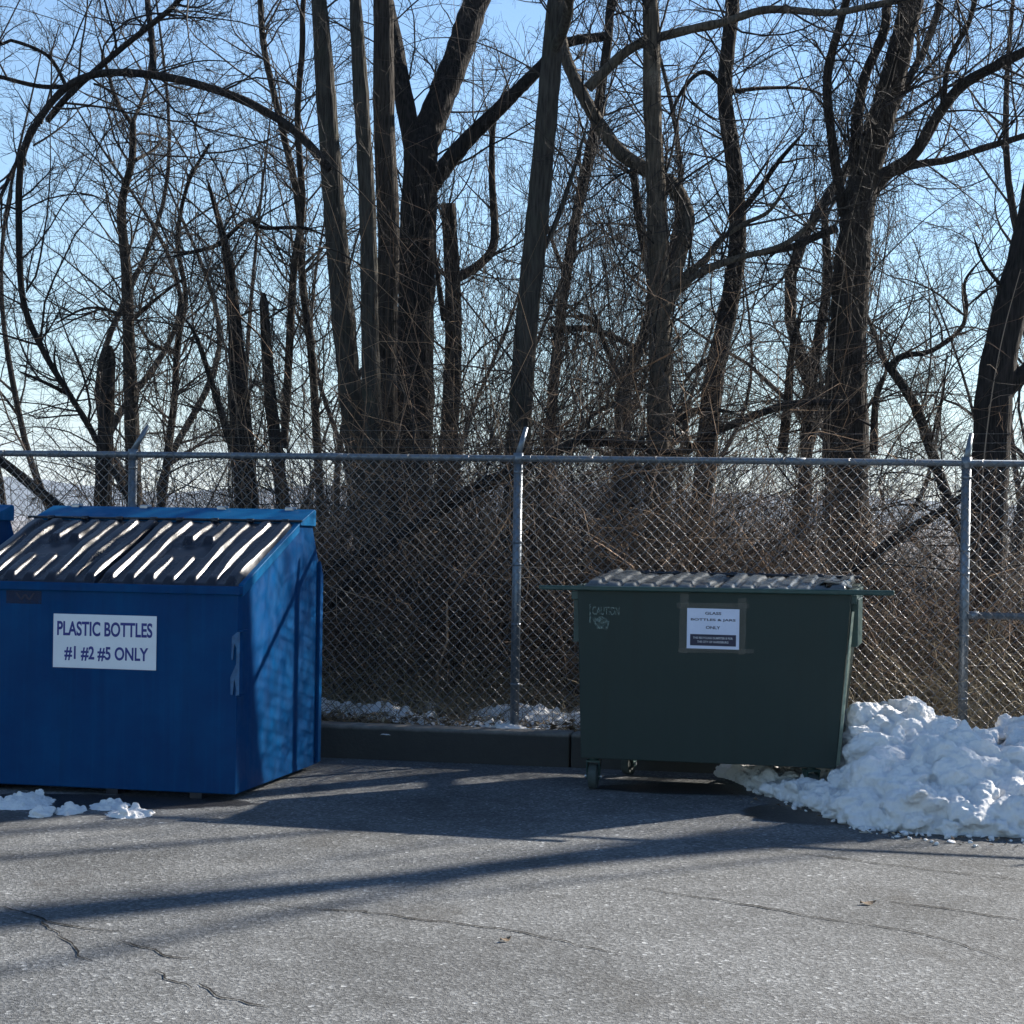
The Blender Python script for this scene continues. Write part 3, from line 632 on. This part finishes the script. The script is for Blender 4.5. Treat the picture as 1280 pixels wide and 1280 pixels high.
exec_trees = [
 ('bare_tree', 'slim straight grey trunk, leftmost of the close cluster left of the post', 17.0, [([(446, 560), (437, 480), (425, 350), (411, 170), (398, -5)], 31, 22)], 'barksmooth', .25, 'twig', 1),
 ('bare_tree', 'slim grey trunk second from left in the close cluster behind the fence', 16.6, [([(467, 565), (463, 440), (460, 280), (452, 130), (444, -5)], 24, 17)], 'barksmooth', .25, 'twig', 1),
 ('bare_tree', 'slim grey trunk third in the cluster, pressed against the biggest dark trunk', 17.4, [([(484, 565), (482, 430), (486, 300), (480, 150), (479, -5)], 30, 22)], 'bark', .3, 'twigdark', 3),
 ('bare_tree', 'biggest dark trunk in the middle, forking into three heavy limbs', 18.6, [([(516, 560), (519, 420), (522, 300), (526, 190)], 50, 44), ([(524, 205), (540, 150), (572, 70), (598, -5)], 38, 30), ([(518, 190), (503, 110), (492, 50), (480, -5)], 26, 18), ([(536, 235), (575, 185), (625, 135), (670, 90), (705, 55), (760, 45)], 24, 11)], 'barkdark', .8, 'twigdark', 2),
 ('bare_tree', 'tall smooth trunk leaning right, rising just behind the middle fence post', 16.2, [([(648, 560), (657, 420), (669, 300), (682, 160), (698, -5)], 30, 24), ([(690, 70), (706, 30), (712, -5)], 14, 12), ([(665, 330), (690, 290), (718, 210), (735, 150)], 8, 4)], 'barksmooth', .3, 'twig', 2),
 ('bare_tree', 'mottled tan trunk with a twisted S-shaped limb above the green dumpster', 16.8, [([(823, 565), (825, 450), (824, 350), (820, 240), (815, 120), (812, -5)], 30, 12), ([(826, 400), (845, 330), (858, 275), (840, 232), (800, 208), (770, 185), (740, 140), (712, 85), (700, 40)], 24, 15), ([(832, 385), (860, 350), (915, 325), (975, 308), (1010, 282), (1035, 250)], 11, 5), ([(836, 360), (880, 325), (900, 300), (930, 280), (965, 260), (1000, 200)], 10, 3), ([(735, 110), (790, 60), (850, 40), (905, 28), (960, 12), (1040, 16), (1100, 5)], 14, 4)], 'barkpale', 1.3, 'twigdark', 3, 3),
 ('bare_tree', 'medium dark trunk right of the tan twisted tree, crooked near its top', 18.2, [([(883, 565), (893, 470), (912, 380), (922, 300), (918, 210), (906, 120), (912, 40), (915, -5)], 26, 11), ([(922, 270), (950, 235), (975, 200), (1010, 160)], 9, 4), ([(905, 110), (880, 90), (855, 110), (830, 160)], 7, 3), ([(900, 440), (870, 460), (850, 485)], 8, 4), ([(908, 115), (960, 110), (1010, 112), (1050, 130)], 6, 2.5)], 'barkdark', 1.3, 'twigdark', 3, 1),
 ('bare_tree', 'broad vine wrapped tree with a fanned crown near the right side', 17.6, [([(1058, 565), (1058, 470), (1062, 380), (1068, 300), (1078, 235), (1096, 170), (1116, 100), (1130, 40), (1142, -5)], 56, 12), ([(1090, 225), (1140, 195), (1175, 140), (1205, 105), (1250, 80), (1295, 55)], 16, 8), ([(1088, 250), (1110, 220), (1145, 206), (1185, 200), (1230, 185), (1295, 165)], 11, 5), ([(1055, 270), (1042, 190), (1034, 100), (1050, 30), (1060, -5)], 14, 6), ([(1045, 285), (1010, 300), (985, 310), (940, 318), (870, 335)], 11, 5), ([(1070, 240), (1070, 170), (1080, 100), (1105, 40), (1110, -5)], 16, 7), ([(1180, 130), (1185, 80), (1210, 30), (1220, -5)], 7, 4)], 'bark', 1.9, 'twigdark', 2, 9),
 ('bare_tree', 'thick dark leaning trunk at the right edge, beside the right post', 16.1, [([(1238, 580), (1244, 480), (1262, 390), (1290, 280), (1310, 150), (1330, 20), (1335, 0)], 48, 24), ([(1250, 500), (1275, 470), (1300, 455)], 22, 16), ([(1262, 370), (1230, 330), (1215, 290)], 5, 3)], 'barkdark', .14, 'twigdark', 2, 2),
 ('arched_tree', 'thin stem bent into a huge arch across the upper left sky', 16.9, [([(128, 563), (110, 530), (88, 495), (55, 440), (30, 380), (24, 300), (27, 200), (52, 145), (85, 108), (125, 92), (185, 93), (245, 105), (310, 128), (370, 165), (412, 212)], 7, 11, -.8), ([(60, 150), (90, 115), (150, 62), (215, 10), (230, -5)], 9, 4), ([(95, 108), (50, 108), (0, 96), (-20, 92)], 6, 3), ([(192, 96), (190, 50), (184, -5)], 9, 5), ([(36, 175), (15, 215), (-15, 280)], 6, 3), ([(90, 495), (60, 480), (22, 463)], 6, 3), ([(75, 480), (68, 450), (70, 430)], 4, 2), ([(128, 563), (112, 535), (88, 495)], 8, 6), ([(85, 112), (60, 70), (12, 50), (0, 55)], 5, 2.5)], 'barkdark', 1.0, 'twigdark', 0),
 ('bare_tree', 'crooked slender tree inside the big arch, its top forked in a Y', 18.8, [([(166, 565), (162, 450), (158, 340), (152, 260), (165, 200), (166, 150)], 20, 8), ([(165, 155), (145, 125), (135, 90), (120, 40)], 6, 3), ([(166, 152), (178, 125), (185, 95), (190, 60)], 5, 3), ([(170, 200), (195, 185), (205, 170)], 5, 2), ([(163, 400), (200, 370), (240, 340)], 6, 2), ([(160, 395), (110, 385), (60, 410)], 5, 2)], 'bark', 1.9, 'twig', 0, 3),
 ('dead_snag', 'tall dead snag with a splintered pointed top left of the cluster', 17.8, [([(304, 565), (298, 480), (293, 400), (284, 320), (272, 270), (259, 224)], 30, 4), ([(283, 300), (262, 310), (210, 322)], 7, 3), ([(290, 560), (262, 470), (245, 420), (225, 390)], 10, 5), ([(280, 300), (310, 275), (330, 285), (380, 285), (412, 298)], 6, 4)], 'barkdark', 1.5, 'twig', 0, 9),
 ('dead_snag', 'short dark broken stump trunk beside the foot of the arched stem', 17.6, [([(131, 566), (133, 520), (136, 470), (137, 432)], 22, 15)], 'barkdark', .5, 'twig', 0, 1),
 ('dead_snag', 'grey topless trunk right of the splintered snag', 18.0, [([(346, 566), (338, 500), (333, 430), (329, 366)], 17, 12)], 'bark', .7, 'twig', 0, 2),
 ('bare_tree', 'narrow twin stemmed sapling just left of the trunk cluster', 19.0, [([(397, 566), (390, 450), (378, 350), (372, 250), (350, 150), (330, 60), (325, -5)], 11, 6), ([(355, 560), (362, 430), (368, 330), (378, 260), (372, 150), (378, 60), (380, -5)], 11, 5)], 'bark', 1.7, 'twig', 2, 1),
 ('bare_tree', 'thin crooked sapling between the slender tree and the splintered snag', 19.5, [([(210, 566), (218, 500), (222, 430), (232, 370), (222, 300), (235, 230), (262, 180)], 10, 4), ([(222, 440), (190, 430), (170, 400)], 6, 3)], 'barkdark', 2.0, 'twigdark', 0, 1),
 ('bare_tree', 'vine hung trunk right of the biggest trunk, with an upturned curved limb', 19.2, [([(560, 566), (566, 460), (566, 360), (560, 255)], 24, 18), ([(568, 350), (600, 330), (618, 300), (615, 220), (618, 150), (640, 90)], 13, 5), ([(555, 400), (545, 330), (540, 290)], 8, 5)], 'bark', 1.3, 'twigdark', 0, 8),
 ('bare_tree', 'slanted dark trunk right of the leaning smooth trunk, crossing behind it', 19.8, [([(685, 566), (695, 450), (706, 360), (722, 260), (745, 150), (760, 50), (765, -5)], 14, 9), ([(708, 350), (690, 300), (672, 240)], 6, 3)], 'barkdark', 1.6, 'twigdark', 3, 2),
 ('bare_tree', 'dark forked tree left of the tan twisted trunk', 18.9, [([(776, 566), (777, 500), (782, 470), (805, 420), (815, 360), (800, 280), (790, 200)], 18, 9), ([(774, 475), (760, 440), (740, 400), (700, 395)], 9, 4), ([(778, 500), (740, 520), (715, 560)], 7, 4), ([(690, 412), (740, 412), (790, 432), (822, 450)], 9, 6)], 'barkdark', 2.0, 'twigdark', 0, 2),
 ('bare_tree', 'pair of thin trunks close left of the broad vine wrapped tree', 19.4, [([(1008, 566), (1012, 500), (1022, 430), (1034, 350), (1030, 260)], 16, 9), ([(978, 566), (985, 500), (990, 440), (1005, 370)], 14, 6), ([(1012, 560), (1030, 500), (1040, 440)], 10, 6)], 'barkdark', 2.0, 'twigdark', 0, 4),
 ('bare_tree', 'sprawling crooked tree with a reaching limb between the vined tree and the right post', 17.3, [([(1165, 566), (1145, 510), (1120, 470), (1108, 455)], 14, 11), ([(1110, 458), (1130, 445), (1165, 438), (1200, 412), (1208, 385), (1207, 350), (1240, 310)], 8, 3), ([(1108, 455), (1090, 410), (1078, 380)], 8, 4), ([(1092, 566), (1095, 500), (1110, 460)], 11, 7)], 'barkdark', 2.2, 'twigdark', 0),
 ('fallen_limb', 'long fallen limb sloping across the trees above the green dumpster', 15.9, [([(700, 562), (730, 558), (770, 552), (830, 566), (862, 562), (885, 545), (930, 525), (990, 505), (1068, 503)], 11, 9, .6), ([(862, 556), (845, 545), (838, 528)], 7, 3), ([(845, 530), (870, 512), (920, 515)], 7, 4)], 'barkdark', .8, 'twig', 0),
 ('leaning_trunk', 'dark leaning trunk rising right behind the middle of the fence', 15.4, [([(425, 740), (480, 690), (540, 640), (600, 605), (640, 588)], 15, 10)], 'barkdark', .8, 'under', 0),
 ('leaning_trunk', 'dark leaning trunk behind the fence in the lower right', 16.0, [([(985, 790), (1040, 730), (1110, 680), (1190, 630), (1260, 580)], 18, 9)], 'barkdark', .8, 'under', 0),
 ('leaning_trunk', 'dark slanting trunk behind the fence above the blue dumpster', 15.6, [([(140, 690), (100, 655), (50, 615), (0, 575), (-40, 550)], 15, 11)], 'barkdark', .8, 'under', 0),
]
for e in exec_trees:
    name, label, Y, limbs, bark, dens, twig, up = e[:8]; vn = e[8] if len(e) > 8 else 0
    cat = {'bare_tree': 'tree', 'arched_tree': 'tree', 'dead_snag': 'dead tree', 'fallen_limb': 'fallen limb', 'leaning_trunk': 'tree trunk'}[name]
    make_tree(name, label, Y, limbs, bark, dens, twig, up, vines=vn, cat=cat, snag=name == 'dead_snag', lvl=3)
# thinner trees deeper in the woods, some beyond the right edge where the low sun comes through
def generic(x, y, r, h, label, group, lean=0, dens=1.0, bark='barkdark'):
    zg = float(terr(x, y)); root = empty('bare_tree', (x, y, zg-.1)); tag(root, label, 'tree', group)
    P = np.array([[0, 0, 0], [lean*.3+rng.normal(0, .25), rng.normal(0, .2), h*.25], [lean*.1+rng.normal(0, .4), rng.normal(0, .3), h*.45], [lean*.8+rng.normal(0, .5), rng.normal(0, .3), h*.7], [lean+rng.normal(0, .5), rng.normal(0, .3), h]])
    S_ = smooth_line(P, 26); R_ = np.linspace(r, r*.12, 26)*(1+rng.normal(0, .04, 26)); R_[0] *= 1.4
    TA = Acc(); TA.tubes(S_[None], R_[None], 9); TA.obj('trunk', M[bark], root)
    C = Acc(); P0_, R0_ = children(S_[None], R_[None], int(14*dens), .34, .5, .22, .8, 9, .4, .9, (0, 0, .4), .8); R0_ = R0_*np.linspace(1, .35, R0_.shape[1])[None]; C.tubes(P0_, R0_, 5)
    P1, R1 = children(P0_, np.minimum(R0_, .02), 8, .5, .6, .1, .8, 7, .4, .9, (0, 0, .2), .3, .0038); C.tubes(P1, R1, 3)
    P2, R2 = children(P1, R1, 9, .5, .6, .1, .8, 5, .4, .9, (0, 0, .1), .2, .0024); C.tubes(P2, R2, 3)
    C.obj('crown', M['twigdark'], root); return root
NB = 27
for i in range(NB):
    y = rng.uniform(22, 46); u = -.30+.60*(i+rng.uniform(.1, .9))/NB
    generic(u*y, y, rng.uniform(.05, .13), rng.uniform(8, 13), 'thin bare tree deeper in the woods, behind the front row', 'thin bare trees deeper in the woods', rng.normal(0, 1.3), .55 if u < -.12 else .95)
for (x, y, r, h, ln) in ((14.6, 21.0, .27, 20, .5), (16.1, 21.4, .18, 19, -.6), (13.2, 22.4, .12, 18, .9), (18.9, 24.6, .2, 23, .5), (17.5, 25.4, .14, 22, -.5)):
    generic(x, y, r, h, 'bare roadside tree out to the right whose shadow falls on the asphalt', 'bare trees beyond the right edge', ln, .34)

# ------------------------------------------------------------------ brush, vines and ground cover behind the fence
def brush(name, label, n, sx, dy, hmean, mat, cat, rad=(.0014, .0042), seg=9, droop=-.5, sprd=.5, zbase=0):
    s = rng.uniform(sx[0], sx[1], n*3); d = dy[0]+(dy[1]-dy[0])*rng.uniform(0, 1, n*3)**1.3
    cl = np.sin(s*4.3+d*1.9)+np.sin(s*9.1-d*3.1+1)+np.sin(s*2.1+d*5+2); pick = np.argsort(-(cl+rng.normal(0, 1.3, n*3)))[:n]; s = s[pick]; d = d[pick]
    Wp = F2W(s, d); z = terr(Wp[0], Wp[1])+rng.uniform(0, 1, n)*zbase
    hm = hmean(s) if callable(hmean) else hmean; L = np.abs(rng.normal(1, .4, n))*hm+.2
    di = np.stack([rng.normal(0, sprd, n), rng.normal(0, sprd*.6, n), np.ones(n)], 1)
    P, R = grow(np.stack([Wp[0], Wp[1], z], 1), di, L, rng.uniform(rad[0], rad[1], n), np.full(n, rad[0]*.7), seg, .9, 1.1, (0, 0, droop))
    P = fold(P); R = R*np.where(rng.uniform(0, 1, len(R)) > .93, 2.2, 1)[:, None]; A = Acc(); A.tubes(P, R, 3)
    P1, R1 = children(P, R, 4, .35, .7, .2, .9, 5, .6, 1.0, (0, 0, -.2), .12, rad[0]*.8); A.tubes(fold(P1), R1, 3)
    o = A.obj(name, M[mat], None); tag(o, label, cat, kind='stuff'); return o
def hprof(s):
    px = 640+s/13.7*F*.95
    return np.interp(px, [0, 350, 420, 520, 680, 760, 860, 1080, 1300], [1.4, 1.5, 2.4, 3.3, 3.2, 2.3, 1.6, 1.2, 1.1])
brush('undergrowth', 'dense tangle of bare brown brush behind the fence', 8000, (-4.6, 5.0), (1.6, 7.5), hprof, 'under', 'brush', (.0018, .0055))
brush('bramble_stems', 'tall dark bare stems standing among the brush', 3200, (-4.6, 5.4), (2.0, 9), lambda s: hprof(s)*1.15, 'twigdark', 'brush', (.002, .007), 10, .3, .25)
brush('far_scrub', 'grey brown scrub far down the slope', 5000, (-9, 13), (9, 45), 3.6, 'twig', 'scrub', (.004, .012), 8, .2, .35)
# hanging vines: long thin strands that droop from the canopy
def hang(n, pxr, pyr, Yr, lr, mat, name, label, wig=.5):
    px = rng.uniform(*pxr, n); py = pyr[0]+(pyr[1]-pyr[0])*rng.uniform(0, 1, n)**1.2; Y = rng.uniform(*Yr, n)
    st = np.stack([(px-640)/F*Y, Y, H-(py-640)/F*Y], 1); L = rng.uniform(*lr, n)
    di = np.stack([rng.normal(0, .25, n), rng.normal(0, .25, n), -np.ones(n)], 1)
    P, R = grow(st, di, L, rng.uniform(.002, .0045, n), np.full(n, .0014), 10, wig, .5, (0, 0, -.3)); A = Acc(); A.tubes(P, R, 3)
    P1, R1 = children(P, R, 4, .3, .7, .1, .7, 5, .5, .8, (0, 0, -.3), .12, .0013); A.tubes(P1, R1, 3)
    tag(A.obj(name, M[mat]), label, 'vines', kind='stuff')
hang(420, (690, 850), (150, 480), (16.5, 20), (.8, 2.2), 'twigdark', 'hanging_vines', 'curtain of thin vines hanging above the green dumpster')
hang(260, (1000, 1110), (60, 420), (17.0, 18.5), (.6, 1.8), 'twigdark', 'hanging_vines', 'thin vines hanging from the vine wrapped tree')
hang(260, (180, 400), (250, 500), (17.0, 20), (.5, 1.5), 'twig', 'hanging_vines', 'thin dry vines hanging round the splintered snag')
hang(240, (530, 720), (200, 520), (17.5, 20), (.6, 1.6), 'twigdark', 'hanging_vines', 'thin vines hanging between the biggest trunk and leaning trunk')
# straw grass and leaves on the strip behind the kerb
def grass(n, sx, dr, L, label):
    s = rng.uniform(*sx, n); d = rng.uniform(*dr, n); Wp = F2W(s, d); z = terr(Wp[0], Wp[1])
    di = np.stack([rng.normal(0, .8, n), rng.normal(0, .6, n), np.ones(n)], 1)
    P, R = grow(np.stack([Wp[0], Wp[1], z], 1), di, np.abs(rng.normal(1, .4, n))*L+.04, np.full(n, .0030), np.full(n, .001), 6, .5, 1.2, (0, 0, -1.2)); A = Acc(); A.tubes(P, R, 3)
    tag(A.obj('dead_grass', M['grass']), label, 'grass', kind='stuff')
grass(4200, (-4.6, 5), (.22, 1.2), .14, 'short dead straw grass along the back of the kerb')
grass(4200, (2.0, 5), (.5, 2.6), .62, 'tall dead straw grass behind the snow pile')
grass(2800, (-3, 2.2), (1.1, 2.6), .55, 'tall dead straw grass at the foot of the brush')
def leaves(n, fn, label, size=.03):
    c = fn(n); a = rng.uniform(0, 6.28, n); l = size*rng.uniform(.5, 1.3, n); w_ = l*rng.uniform(.3, .7, n)
    e1 = np.stack([np.cos(a), np.sin(a), rng.normal(0, .35, n)], 1)*l[:, None]; e2 = np.stack([-np.sin(a), np.cos(a), rng.normal(0, .5, n)], 1)*w_[:, None]
    V = np.stack([c-e1, c-e2+[0, 0, .004], c+e1, c+e2+[0, 0, .006]], 1).reshape(-1, 3); V[:, 2] = np.maximum(V[:, 2], .0045)
    i = np.arange(n)*4
    tag(link('fallen_leaves', np_mesh('fallen_leaves', V, np.stack([i, i+1, i+2, i+3], 1), False), M['leaf']), label, 'leaves', kind='stuff')
def strip(n):
    s = rng.uniform(-4.6, 5, n); d = .2+np.abs(rng.normal(0, .35, n)); Wp = F2W(s, d); return np.stack([Wp[0], Wp[1], terr(Wp[0], Wp[1])+rng.uniform(.005, .05, n)], 1)
leaves(2600, strip, 'brown fallen leaves behind the kerb')
def lotleaf(n):
    y = np.interp(rng.uniform(0, 1, n), [0, 1], [10.45, 11.3]); x = rng.uniform(1.3, 2.9, n)
    y = np.interp(x, [1.2, 1.5, 1.7, 1.82, 2.12, 2.68, 4], [12.4, 11.9, 11.5, 10.95, 10.70, 10.6, 10.6])-np.abs(rng.normal(0, .13, n)); return np.stack([x, y, np.full(n, .008)], 1)
leaves(70, lotleaf, 'straw bits and leaf scraps on the wet asphalt by the snow', .016)

# ------------------------------------------------------------------ snow
import bmesh
_b = bmesh.new(); bmesh.ops.create_icosphere(_b, subdivisions=2, radius=1); _b.verts.ensure_lookup_table()
ICV = np.array([v.co[:] for v in _b.verts]); ICF = np.array([[v.index for v in f.verts] for f in _b.faces]); _b.free()
def snow_field(name, x0, x1, y0, y1, res, base, nl, rr, label, zfloor=0.0, seed=1, vox=.011, poke=.6):
    """packed snow: a solid core and many rounded lumps, fused by a voxel remesh"""
    r_ = np.random.default_rng(seed); g = max(res*2, .012); nx = int((x1-x0)/g); ny = int((y1-y0)/g); x = np.linspace(x0, x1, nx); y = np.linspace(y0, y1, ny); X, Y = np.meshgrid(x, y)
    B = base(X, Y); A_ = [] 
    Zt = np.where(B > -.01, B, -.05)+zfloor*0; Zt = np.maximum(Zt, zfloor-.05); top = np.stack([X, Y, Zt], -1).reshape(-1, 3); bot = top.copy(); bot[:, 2] = zfloor-.09; N = len(top)
    ii = (np.arange(ny-1)[:, None]*nx+np.arange(nx-1)[None, :]).ravel(); q = np.stack([ii, ii+1, ii+nx+1, ii+nx], 1); qb = q[:, ::-1]+N
    rim = np.concatenate([np.arange(nx), np.arange(1, ny)*nx+nx-1, (ny-1)*nx+np.arange(nx-2, -1, -1), np.arange(ny-2, 0, -1)*nx]); r2 = np.roll(rim, -1)
    sd = np.stack([rim, rim+N, r2+N, r2], 1)
    V = [top, bot]; Q = [q[:, [0, 1, 2]], q[:, [0, 2, 3]], qb[:, [0, 1, 2]], qb[:, [0, 2, 3]], sd[:, [0, 1, 2]], sd[:, [0, 2, 3]]]; off = 2*N
    for k in range(nl):
        cx = r_.uniform(x0, x1); cy = r_.uniform(y0, y1); b = float(base(np.array(cx), np.array(cy)))
        if b < zfloor+.004: continue
        r = math.exp(math.log(rr[0])+(math.log(rr[1])-math.log(rr[0]))*r_.uniform(0, 1)**1.7); r = min(r, (b-zfloor)*.9+.018)
        v = ICV.copy(); v = v*(1+.16*np.sin(v@r_.normal(0, 2.2, (3, 1))+r_.uniform(0, 6))+.10*np.sin(v@r_.normal(0, 4.5, (3, 1))))
        m = r_.normal(0, .28, (3, 3))+np.eye(3); v = (v@m)*r*np.array([1, 1, .75]); dz = r_.uniform(-.6, poke)*r
        V.append(v+[cx, cy, b+dz]); Q.append(ICF+off); off += len(v)
    me = np_mesh(name, np.concatenate(V), np.concatenate(Q)); o = link(name, me, M['snow'])
    rm = o.modifiers.new('fuse', 'REMESH'); rm.mode = 'VOXEL'; rm.voxel_size = vox; rm.use_smooth_shade = True
    sm = o.modifiers.new('melt', 'SMOOTH'); sm.factor = .5; sm.iterations = 1
    tx = bpy.data.textures.new('snow grain', 'CLOUDS'); tx.noise_scale = .035; tx.noise_depth = 4
    dp = o.modifiers.new('grain', 'DISPLACE'); dp.texture = tx; dp.strength = .028; dp.mid_level = .5; dp.texture_coords = 'GLOBAL'
    dg = bpy.context.evaluated_depsgraph_get(); m2 = bpy.data.meshes.new_from_object(o.evaluated_get(dg)); o.modifiers.clear(); o.data = m2
    bm = bmesh.new(); bm.from_mesh(m2); bmesh.ops.delete(bm, geom=[v for v in bm.verts if v.co.z < zfloor-.035], context='VERTS'); bm.to_mesh(m2); bm.free()
    for p in m2.polygons: p.use_smooth = True
    return o
def pile(X, Y):
    yf = np.interp(X, [1.2, 1.42, 1.58, 1.72, 1.86, 2.14, 2.68, 4.2], [13.6, 12.75, 12.12, 11.72, 11.05, 10.80, 10.72, 10.68])
    d = (Y-yf)*.85; prof = np.where(d > 0, .03+.08*np.clip(d/.08, 0, 1)+.335*np.clip(d-.05, 0, 9), -.2)
    cap = np.interp(X, [1.2, 1.75, 1.88, 1.98, 2.08, 2.28, 2.45, 2.62, 2.78, 2.90, 3.02, 3.15, 3.4, 4.2], [.11, .12, .13, .24, .50, .555, .52, .40, .36, .33, .42, .52, .6, .7])
    back = np.clip((13.25-.2*(X)+.1-Y)*.9, -.2, 9)+.05
    under = np.where(X < 1.74, .085+.03*np.sin(X*31)+.02*np.sin(Y*27), 9)
    return np.minimum(np.minimum(np.minimum(prof, cap-.06), back), under)-.012
o = snow_field('snow_pile', 1.15, 4.1, 10.5, 13.1, .008, pile, 6500, (.020, .11), '', seed=5, vox=.009); tag(o, 'large lumpy pile of old ploughed snow beside the green dumpster', 'snow pile')
def clump(cx, cy, rx, ry, h):
    return lambda X, Y: h*(1-((X-cx)/rx)**2-((Y-cy)/ry)**2)
for k, (px, py, w_, hpx, lab, h) in enumerate(((30, 1004, 88, 20, 'largest snow clump under the blue dumpster front, at the left edge', .045), (88, 1014, 46, 12, 'small middle snow lump in front of the blue dumpster', .028), (138, 1008, 62, 12, 'thin low snow patch nearest the blue dumpster', .022), (163, 1018, 74, 12, 'crumbled sunlit snow clump, rightmost in front of the blue dumpster', .03), (52, 1019, 34, 8, 'smallest snow lump, in front of the largest clump at left', .026))):
    c = gpt(px, py); rx = w_/2/F*c[1]*.8; ry = hpx/2*c[1]**2/F/H*.9
    o = snow_field('snow_clump', c[0]-rx*1.2, c[0]+rx*1.2, c[1]-ry*1.3, c[1]+ry*1.3, .006, clump(c[0], c[1], rx, ry, h), 60, (.012, .026), '', seed=20+k, vox=.006); tag(o, lab, 'snow clump', 'snow clumps by the blue dumpster')
def bank(X, Y):
    d = W2D(X, Y); s = W2S(X, Y)
    n = .5*np.sin(s*3.1+1)+.3*np.sin(s*7.3+d*3)+.25*np.sin(s*13+d*11)+.2*np.sin(s*29-d*17)
    return .2+.05+.045*n-.07*np.abs(d-.85)/.6+.03*np.sin(d*9+s*5)
o = snow_field('snow_bank', -1.7, .75, 13.6, 15.3, .010, bank, 800, (.012, .045), '', zfloor=.2, seed=40); tag(o, 'patchy strip of snow behind the kerb between the two dumpsters', 'snow')
def bank2(X, Y): return bank(X, Y)+.03
o = snow_field('snow_bank', 2.2, 4.1, 13.0, 14.4, .010, bank2, 500, (.012, .045), '', zfloor=.2, seed=41); tag(o, 'patch of snow behind the kerb at the right post', 'snow')
# crumbs that rolled off the pile
A = Acc(); n = 90; xq = rng.uniform(1.45, 3.0, n); yq = np.interp(xq, [1.42, 1.58, 1.72, 1.86, 2.14, 2.68, 4.2], [12.5, 12.0, 11.6, 10.95, 10.70, 10.62, 10.6])-np.abs(rng.normal(0, .13, n))+.05
for k in range(n):
    r = rng.uniform(.006, .02); v = (ICV*(1+.2*np.sin(ICV@rng.normal(0, 3, (3, 1)))))@(np.eye(3)+rng.normal(0, .3, (3, 3)))*r*[1, 1, .7]+[xq[k], yq[k], r*.45]; A.add(v, np.concatenate([ICF, ICF[:, 2:]], 1))
Vc = np.concatenate(A.V); Qc = np.concatenate(A.Q)[:, :3]
tag(link('snow_crumbs', np_mesh('snow_crumbs', Vc, Qc), M['snow']), 'loose crumbs of snow scattered along the foot of the big pile', 'snow crumbs', kind='stuff')
# small curled leaf in the middle of the lot
def lone_leaf(px, py, a, size, label):
    g = gpt(px, py); s = MB(); n = 7; L = []
    for i in range(n):
        t = i/(n-1); wdt = math.sin(math.pi*min(.98, t+.02))*size*.32; L += [((t-.5)*size, -wdt, .005+.012*(t-.5)**2*4), ((t-.5)*size, 0, .010+.01*(t-.5)**2*4), ((t-.5)*size, wdt, .006+.014*t*t)]
    s.poly(L, [(i*3, i*3+3, i*3+4, i*3+1) for i in range(n-1)]+[(i*3+1, i*3+4, i*3+5, i*3+2) for i in range(n-1)])
    o = s.build('dry_leaf', M['leaf']); o.location = (g[0], g[1], 0); o.rotation_euler = (0, 0, a); add_solid(o, .0008); tag(o, label, 'leaf', 'dry leaves on the asphalt')
lone_leaf(632, 1177, .6, .05, 'curled tan leaf lying on the open asphalt in the middle')
lone_leaf(1085, 1131, .1, .07, 'flat pale leaf on the asphalt toward the right')
